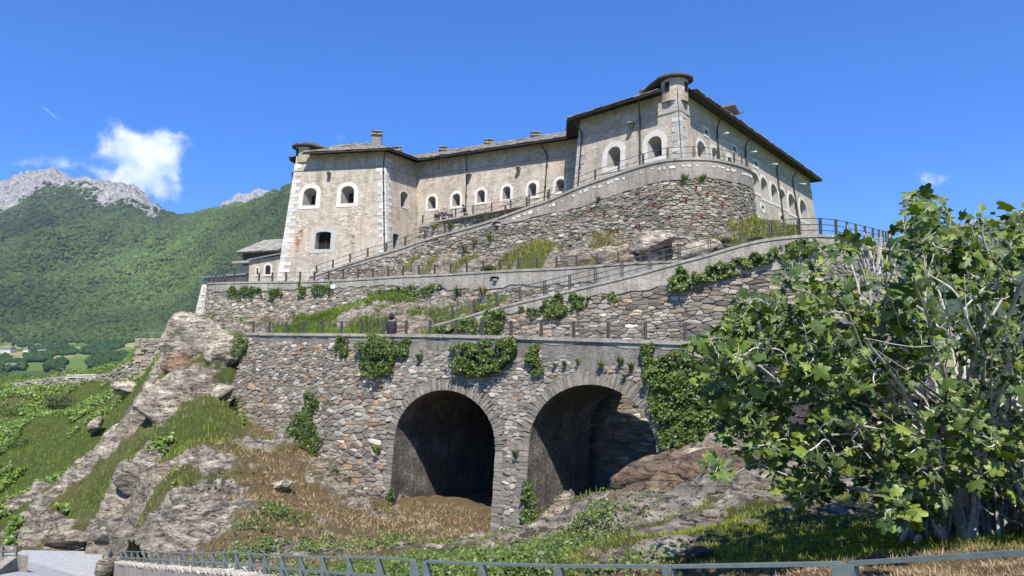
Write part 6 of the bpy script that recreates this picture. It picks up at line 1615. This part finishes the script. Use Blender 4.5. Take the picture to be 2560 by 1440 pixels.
# ================================================================ people
def person(p, h, ang, cols, pose='stand', label='', hood=False):
    import bmesh
    T = thing('person', label, 'person', tuple(p)); s = h / 1.75; R = Matrix.Rotation(ang, 4, 'Z')
    lean = .35 if pose == 'lean' else 0.0
    def tr(x, y, z): 
        if z > .95: y -= (z - .95) * lean
        return R @ Vector((x * s, y * s, z * s))
    arm = {'stand': [(.21, .02, 1.18), (.23, -.02, .92)], 'hips': [(.34, .06, 1.18), (.19, -.06, 1.02)], 'lean': [(.24, -.12, 1.2), (.16, -.34, 1.08)], 'cloak': [(.23, .0, 1.2), (.24, -.02, .95)]}[pose]
    J = [((0, 0, .96), .15), ((0, 0, 1.15), .14), ((0, 0, 1.36), .16), ((0, 0, 1.48), .065), ((0, -.01, 1.56), .08), ((0, -.01, 1.66), .095), ((0, 0, 1.73), .06)]
    E = [(i, i + 1) for i in range(6)]
    for sd in (-1, 1):
        b = len(J); J += [((.17 * sd, 0, 1.38), .065), ((arm[0][0] * sd, arm[0][1], arm[0][2]), .045), ((arm[1][0] * sd, arm[1][1], arm[1][2]), .035)]; E += [(2, b), (b, b + 1), (b + 1, b + 2)]
        b = len(J); J += [((.10 * sd, 0, .86), .10), ((.11 * sd, -.02, .48), .065), ((.11 * sd, .02, .09), .045), ((.11 * sd, -.12, .04), .04)]; E += [(0, b), (b, b + 1), (b + 1, b + 2), (b + 2, b + 3)]
    def skin(name, J, E, mat, tint, root=0, parent=T):
        me = bpy.data.meshes.new(name); me.from_pydata([tr(*j[0]) for j in J], E, []); o = bpy.data.objects.new(name, me); COL.objects.link(o); o.parent = parent
        m = o.modifiers.new('skin', 'SKIN'); m.use_smooth_shade = True
        for i, j in enumerate(J): me.skin_vertices[0].data[i].radius = (j[1] * s, j[1] * s); me.skin_vertices[0].data[i].use_root = (i == root)
        o.modifiers.new('sub', 'SUBSURF').levels = 1
        me.materials.append(mat); return o
    def cm(c):
        k = 'cloth_%d_%d_%d' % tuple(int(x * 100) for x in c)
        if k not in bpy.data.materials:
            m = m_simple(k, c, .85, .1, 20, bmp=0); 
        return bpy.data.materials[k]
    skin('body', J, E, M['skin'], None)
    top, leg, hair = cols
    Jt = [((0, 0, .93), .18), ((0, 0, 1.15), .165), ((0, 0, 1.36), .175), ((0, 0, 1.46), .09)]; Et = [(0, 1), (1, 2), (2, 3)]
    for sd in (-1, 1):
        b = len(Jt); Jt += [((.18 * sd, 0, 1.38), .08), ((arm[0][0] * sd, arm[0][1], arm[0][2]), .06), ((arm[1][0] * sd * .99, arm[1][1], arm[1][2] + .03), .048)]; Et += [(2, b), (b, b + 1), (b + 1, b + 2)]
    if pose == 'cloak': Jt[0] = ((0, 0, .62), .27); Jt[1] = ((0, 0, 1.15), .24); Jt[2] = ((0, 0, 1.36), .23)
    skin('jacket', Jt, Et, cm(top), None)
    Jl = [((0, 0, .93), .165)]; El = []
    for sd in (-1, 1):
        b = len(Jl); Jl += [((.10 * sd, 0, .84), .115), ((.11 * sd, -.02, .48), .08), ((.11 * sd, .02, .13), .06)]; El += [(0, b), (b, b + 1), (b + 1, b + 2)]
    skin('trousers', Jl, El, cm(leg), None)
    bm = bmesh.new(); bmesh.ops.create_uvsphere(bm, u_segments=14, v_segments=9, radius=1)
    V = [];
    for v in bm.verts:
        x, y, z = v.co; yy = y * .118 + .02; zz = 1.66 + z * .125
        if hood: x *= 1.15; yy = y * .14 + .03; zz = 1.64 + z * .16 + (.05 if z > .9 else 0)
        elif y < -.25 and z < .45: yy = -.07; zz = max(zz, 1.70)
        V.append(tr(x * .108, yy, zz))
    Fs = [[q.index for q in f.verts] for f in bm.faces]; bm.free(); me = bpy.data.meshes.new('hair'); me.from_pydata(V, [], Fs); me.materials.append(cm(hair)); o = bpy.data.objects.new('hood' if hood else 'hair', me); COL.objects.link(o); o.parent = T
    mb = MB()
    # face: nose and eyes
    n_ = T.location; mb.box(n_ + tr(0, -.115, 1.62), (.025 * s, .03 * s, .04 * s), ang); o2 = mb.build('nose', M['skin'], T)
    mb = MB()
    for sd in (-1, 1): mb.box(n_ + tr(.035 * sd, -.10, 1.655), (.022 * s, .012 * s, .012 * s), ang)
    mb.build('eyes', M['dark'], T)
    return T
def on_path(path, u, v, off, drop=.30):
    s_, z_ = path.hit(u, v); p = path.pt(s_, path.top(s_), off); p.z = path.top(s_) - drop; return p
DK = (.018, .018, .022)
person(on_path(LOW, 947, 837, -.9, .85), 1.95, math.pi, (DK, DK, DK), 'cloak', 'person in a dark hooded coat seen from behind on the lowest terrace', True)
person(on_path(TERR, 1082, 558, -.55, .62), 1.74, 0, (DK, (.03, .03, .04), (.02, .015, .01)), 'stand', 'leftmost of the visitors on the high terrace, in dark clothes')
person(on_path(TERR, 1098, 553, -.6, .62), 1.80, 0, ((.03, .035, .06), DK, (.02, .015, .01)), 'hips', 'visitor in dark blue with elbows out on the high terrace')
person(on_path(TERR, 1104, 551, -1.2, .62), 1.66, .4, ((.05, .055, .08), DK, (.05, .03, .02)), 'stand', 'shorter visitor half behind the one in dark blue')
person(on_path(TERR, 1153, 541, -.6, .62), 1.72, -1.2, (DK, (.04, .04, .05), (.02, .015, .01)), 'lean', 'visitor bending over the railing beside the brown downpipe')

# ================================================================ distant ruin walls at left
rn = thing('ruin_wall', 'long low weathered stone wall in the grass on the far left slope', 'wall', tuple(at(200, 1000, 80)))
RU = mk([(36, 962, 86), (90, 952, 84), (150, 945, 82), (260, 938, 79), (300, 920, 77), (330, 905, 76), (352, 880, 75), (385, 868, 74), (412, 860, 73)], batter=.06)
wall_sheet(RU, 'mortar_face', M['mortar'], rn, lambda s: RU.top(s) - 5.2, nz=3)
cl = cells(0, RU.L, -9, 1.0, .62, .26, rnd, keep=lambda s, z: 0 < s < RU.L and RU.top(s) - 5 < z < RU.top(s) - .05, drop=.2)
stones(RU, rn, cl, rnd, SLATE, (.04, .16), .05, round_=False)
s = 0
while s < RU.L - .5:
    w = rnd.uniform(.6, 1.1); p = RU.pt(s + w / 2, RU.top(s + w / 2), -.35); f = rnd.uniform(.8, 1.2); m2 = MB(); q = RU.n(s)
    m2.box(p + Vector((0, 0, .04)), (w * .95, .9, rnd.uniform(.12, .26)), math.atan2(q.y, q.x) + math.pi / 2, (.27 * f, .255 * f, .22 * f)); m2.build('cap_stone', M['stone'], rn, origin=p); s += w
tw_ = thing('ruin_tower', 'square pile of layered stone with a pipe handrail on top, far left slope', 'ruin', tuple(at(380, 930, 71)))
z1 = at(380, 846, 71).z; z0 = at(380, 940, 71).z - 1; x0 = at(352, 870, 71).x; x1 = at(418, 870, 71).x; z = z0; k = 0
while z < z1:
    h = rnd.uniform(.14, .24); x = x0 - rnd.uniform(.0, .2) - (z1 - z) * .04
    while x < x1:
        w = rnd.uniform(.35, .8); f = rnd.uniform(.7, 1.3); m2 = MB(); c = Vector((x + w / 2, 71 + rnd.uniform(-.1, .06), z + h / 2)); m2.box(c, (w * .95, 1.6, h * .9), rnd.uniform(-.06, .06), (.27 * f, .25 * f, .215 * f)); m2.build('stone', M['stone'], tw_, origin=c); x += w
    z += h
m2 = MB(); m2.box(((x0 + x1) / 2 + .1, 71.4, (z0 + z1) / 2), (x1 - x0 - .2, 1.2, z1 - z0 - .1)); m2.build('core', M['mortar'], tw_)
m2 = MB(); zt = z1 + .05; m2.tube([(x0, 71, zt - .8), (x0, 71, zt + .35), (x0 + .15, 71, zt + .45), (x1 - .2, 71, zt + .45), (x1 - .2, 71, zt)], .04, 5); m2.build('handrail', M['rail'], tw_)
hr = thing('handrail', 'short pale pipe handrail standing on the long low ruin wall', 'railing', tuple(at(200, 938, 80))); m2 = MB(); a, b = at(166, 938, 80), at(238, 937, 79)
m2.tube([a - Vector((0, 0, .5)), a, b, b - Vector((0, 0, .5))], .04, 5); m2.tube([a - Vector((0, 0, .25)), b - Vector((0, 0, .25))], .03, 4); m2.build('pipe', M['whitep'], hr)

# ================================================================ valley, mountains
def interp(pts):
    X = [p[0] for p in pts]; Y = [p[1] for p in pts]; return lambda u: np.interp(u, X, Y)
crest = interp([(-2600, 420), (-1600, 380), (-900, 470), (-400, 430), (-200, 500), (0, 462), (40, 445), (100, 434), (140, 443), (175, 455), (230, 458), (290, 470), (330, 484), (370, 515), (392, 530), (410, 536), (440, 541), (500, 532), (548, 524), (600, 514), (655, 494), (700, 476), (800, 430), (950, 400), (1150, 470), (1500, 620), (1900, 700), (2100, 640), (2250, 640), (2330, 600), (2440, 560), (2560, 545), (2800, 470), (3300, 420), (4200, 500)])
cdist = interp([(-2600, 3000), (0, 3300), (250, 3200), (420, 2700), (700, 2100), (1150, 2400), (1900, 4500), (2300, 5200), (4200, 4200)])
rocky = interp([(-2600, .5), (-200, .7), (0, .95), (260, 1.0), (360, 1.0), (400, .4), (440, -.2), (600, -.3), (1200, .0), (2200, .5), (4200, .5)])
U = np.arange(-2600, 4200, 7.0); Wv = np.linspace(0, 1, 230); UU, WW = np.meshgrid(U, Wv)
CD = cdist(UU); FD = 1450 + 0 * UU; D = FD + (CD - FD) * WW
def zc(u, v, Y):
    b = (720.0 - v) / F; return Y * (SP + b * CP) / (CP - b * SP)
ZC = zc(UU, crest(UU), CD); prof = WW ** 1.12
X = (UU - 1280) / F * D; Yd = D
ridge = fbm(X * .0022 + WW * .6, Yd * .0012, 0, 4, 71, True)
Zm = 10 + (ZC - 10) * prof + np.sin(math.pi * WW) ** .8 * (ridge * 105) + np.sin(math.pi * np.clip(WW * .98, 0, 1)) * fbm(X * .012, Yd * .012, 0, 4, 72) * 26
rockm = np.clip((WW - .70) * 5.5, -1, 1) * .5 + (rocky(UU) - .5) * .55
band = np.exp(-((WW - .47 - .03 * vnoise(UU * .01, 0)) / .035) ** 2) * (UU < 260) * (UU > -300) * .55
rockm = np.clip(rockm + .5 * vnoise(X * .006, Yd * .004, 0, 73) * .5, -1, 1)
zone = np.clip(rockm * 1.25 + .05 + band * .7, 0, 1)
jag = .7 * fbm(X * .018, Zm * .022, Yd * .006, 5, 74, True) + .5 * fbm(X * .05 + Zm * .04, Zm * .03, 0, 3, 75, True)
Zm = Zm + zone * jag * 38 * np.clip(WW * 1.2, 0, 1)
idx = np.arange(UU.size).reshape(UU.shape); f = np.stack([idx[:-1, :-1].ravel(), idx[:-1, 1:].ravel(), idx[1:, 1:].ravel(), idx[1:, :-1].ravel()], 1)
# far side slopes down again
V = np.stack([X.ravel(), Yd.ravel(), Zm.ravel()], 1)
bk1 = np.stack([X[-1] * 1.25, Yd[-1] * 1.25, Zm[-1] - 500], 1); nb = len(V); V = np.concatenate([V, bk1]); n = UU.shape[1]; top = idx[-1]
f2 = np.stack([top[:-1], top[1:], nb + np.arange(1, n), nb + np.arange(0, n - 1)], 1)
mo = np_mesh('mountains', V, np.concatenate([f, f2]), M['mount'], smooth=True); a = mo.data.attributes.new('zone', 'FLOAT_COLOR', 'POINT'); C = np.ones((len(V), 4), np.float32); C[:UU.size, 0] = zone.ravel(); C[UU.size:, 0] = .6; a.data.foreach_set('color', C.ravel()); tag(mo, kind='structure')
# pale peak beyond
pk = [(520, 560), (545, 512), (575, 494), (610, 484), (640, 472), (662, 478), (700, 495), (760, 520), (900, 640)]
uu = np.arange(500, 905, 5.0); ww = np.linspace(0, 1, 30); U2, W2 = np.meshgrid(uu, ww); D2 = 4300 + 900 * W2; X2 = (U2 - 1280) / F * D2
Z2 = 200 + (zc(U2, interp(pk)(U2), 5200 + 0 * U2) - 200) * W2 + 30 * fbm(X2 * .01, W2 * 14, 0, 4, 81, True) * np.clip(W2 * 1.1, 0, 1)
i2 = np.arange(U2.size).reshape(U2.shape); f = np.stack([i2[:-1, :-1].ravel(), i2[:-1, 1:].ravel(), i2[1:, 1:].ravel(), i2[1:, :-1].ravel()], 1)
pm = np_mesh('far_peak', np.stack([X2.ravel(), D2.ravel(), Z2.ravel()], 1), f, M['mount'], smooth=True); a = pm.data.attributes.new('zone', 'FLOAT_COLOR', 'POINT'); C = np.ones((U2.size, 4), np.float32); a.data.foreach_set('color', C.ravel()); tag(pm, kind='structure')
# valley floor
Uv = np.arange(-2600, 4200, 40.0); Dv = np.array([70, 110, 160, 230, 330, 450, 600, 750, 900, 1050, 1200, 1330, 1460, 1700.]); UV, DV = np.meshgrid(Uv, Dv)
XV = (UV - 1280) / F * DV; ZV = np.interp(DV, [70, 160, 450, 750, 900, 1150, 1300, 1460, 1700], [-16, -26, -30, -24.5, -17, -7.5, 2, 13, 30]) + 2 * fbm(XV * .006, DV * .006, 0, 3, 91) * (DV > 200)
i3 = np.arange(UV.size).reshape(UV.shape); f = np.stack([i3[:-1, :-1].ravel(), i3[:-1, 1:].ravel(), i3[1:, 1:].ravel(), i3[1:, :-1].ravel()], 1)
tag(np_mesh('valley', np.stack([XV.ravel(), DV.ravel(), ZV.ravel()], 1), f, M['valley'], smooth=True), kind='structure')
mb = MB(); mb.quad((-9400, -9400, -45), (9400, -9400, -45), (9400, 9400, -45), (-9400, 9400, -45)); tag(mb.build('ground', M['valley']), kind='structure')
hz = MB(); hz.box((0, 0, 800), (19000, 19000, 1800)); ho = hz.build('haze', None); tag(ho, kind='stuff')
hm = bpy.data.materials.new('valley_air'); hm.use_nodes = True; hn = hm.node_tree; hn.nodes.clear()
o_ = hn.nodes.new('ShaderNodeOutputMaterial'); pv = hn.nodes.new('ShaderNodeVolumePrincipled'); hn.links.new(pv.outputs[0], o_.inputs['Volume'])
pv.inputs['Color'].default_value = (.62, .78, 1.0, 1); pv.inputs['Density'].default_value = 6.4e-5; pv.inputs['Anisotropy'].default_value = .2
ho.data.materials.append(hm)
# tree crowns
import bmesh
bm = bmesh.new(); bmesh.ops.create_icosphere(bm, subdivisions=1, radius=1); IV_ = np.array([v.co[:] for v in bm.verts]); IF_ = np.array([[q.index for q in f.verts] for f in bm.faces]); bm.free()
def crowns(name, label, C, R, T, seed):
    rs = np.random.default_rng(seed); n = len(C); V = IV_[None] * R[:, None, None] * np.array([1, 1, .95]) * rs.uniform(.72, 1.28, (n, len(IV_), 1)) + C[:, None]
    Fc = (IF_[None] + (np.arange(n) * len(IV_))[:, None, None]).reshape(-1, 3); TT = np.repeat(T, len(IF_), axis=0)
    return tag(np_mesh(name, V.reshape(-1, 3), Fc, M['crown'], tint=TT), label, 'forest', kind='stuff')
rs = np.random.default_rng(3); n = 62000; u = rs.uniform(-120, 860, n); w = rs.random(n) ** .8
m_r = rs.random(n) < .06; u[m_r] = rs.uniform(2200, 2700, m_r.sum())
ui = np.clip(((u - U[0]) / 7.0).astype(int), 0, len(U) - 1); wi = np.clip((w * 229).astype(int), 0, 229); fx = (u - U[0]) / 7.0 - ui
zz = Zm[wi, ui] * (1 - fx) + Zm[wi, np.clip(ui + 1, 0, len(U) - 1)] * fx; zo = zone[wi, ui]; dd = D[wi, ui]; xx = (u - 1280) / F * dd
ok = (zo < .34 + .16 * rs.normal(size=n)) & (w < .995); C = np.stack([xx, dd, zz + 1.5], 1)[ok]; m = len(C)
R = rs.uniform(4.2, 9.0, m) * np.clip(C[:, 1] / 2400, .75, 1.25)
lobe = fbm(C[:, 0] * .006, C[:, 1] * .006, 0, 4, 95)[:, None]; big = fbm(C[:, 0] * .0022, C[:, 2] * .004, 0, 2, 96)[:, None]
T = np.array([.052, .078, .018]) * (1 + .65 * lobe + .5 * big) * rs.uniform(.72, 1.35, (m, 1)); yel = (rs.random((m, 1)) < .22) * 1.0; T = T * (1 + yel * np.array([.45, .30, .1]))
crowns('forest', 'broadleaf forest covering the mountain slopes', C, R, T, 4); 
n = 7000; u = rs.uniform(-80, 700, n); dv = rs.uniform(420, 1480, n); dens = vnoise(u * .02, dv * .006, 0, 97); ok = (dens > -.05 + .2 * rs.random(n)) | (dv > 1400); u = u[ok]; dv = dv[ok]; x = (u - 1280) / F * dv
zv = np.interp(dv, [70, 160, 450, 750, 900, 1150, 1300, 1460, 1700], [-16, -26, -30, -24.5, -17, -7.5, 2, 13, 30]); C = np.stack([x, dv, zv + 2.5], 1); R = rs.uniform(1.6, 4.2, len(C)); T = np.array([.035, .07, .018]) * rs.uniform(.6, 1.3, (len(C), 1))
crowns('valley_trees', 'dark clumps of trees between the valley fields', C, R, T, 6)
# valley houses
HS = [(20, 882, 1150, 46, 'long pale house with a dark roof at the left edge of the valley'), (66, 884, 1180, 20, 'small valley house just right of the long one'), (95, 866, 1300, 22, 'white valley house standing alone higher up the left fields'), (108, 888, 1120, 34, 'broad pale valley house above the tan field'),
      (30, 921, 800, 40, 'white fronted valley house at the lower left field'), (200, 930, 720, 34, 'grey roofed valley house beside the long low wall'), (152, 928, 760, 22, 'small white valley house behind the low wall'), (50, 851, 1400, 18, 'tiny valley house high at the forest edge')]
for k, (u, v, Y, wp, lab) in enumerate(HS):
    p = at(u, v, Y); w = wp * .62 * Y / F; h = w * .34; h_ = thing('house', lab, 'house', tuple(p)); f = (.62, .58, .52)
    mb = MB(); p.z = float(np.interp(Y, [70, 160, 450, 750, 900, 1150, 1300, 1460, 1700], [-16, -26, -30, -24.5, -17, -7.5, 2, 13, 30])) + .5; mb.box(p + Vector((0, 0, h / 2 - 4)), (w, w * .6, h + 8), .2 * (k % 3 - 1), f); mb.build('wall', M['house'], h_)
    R_ = Matrix.Rotation(.2 * (k % 3 - 1), 3, 'Z'); mb = MB(); zt = h; e = .56
    q = [p + R_ @ Vector((sx * w * e, sy * w * .36, zt)) for sx, sy in ((-1, -1), (1, -1), (1, 1), (-1, 1))] + [p + R_ @ Vector((sx * w * e, 0, zt + w * .16)) for sx in (-1, 1)]
    mb.add(q, [(0, 1, 5, 4), (2, 3, 4, 5), (1, 2, 5), (3, 0, 4), (0, 3, 2, 1)], (.16, .14, .13)); mb.build('roof', M['house'], h_)
    for j in range(3):
        mb = MB(); mb.box(p + R_ @ Vector((w * (-.3 + .3 * j), -w * .302, h * .5)), (w * .08, .1, h * .35), .2 * (k % 3 - 1)); mb.build('window', M['dark'], h_)
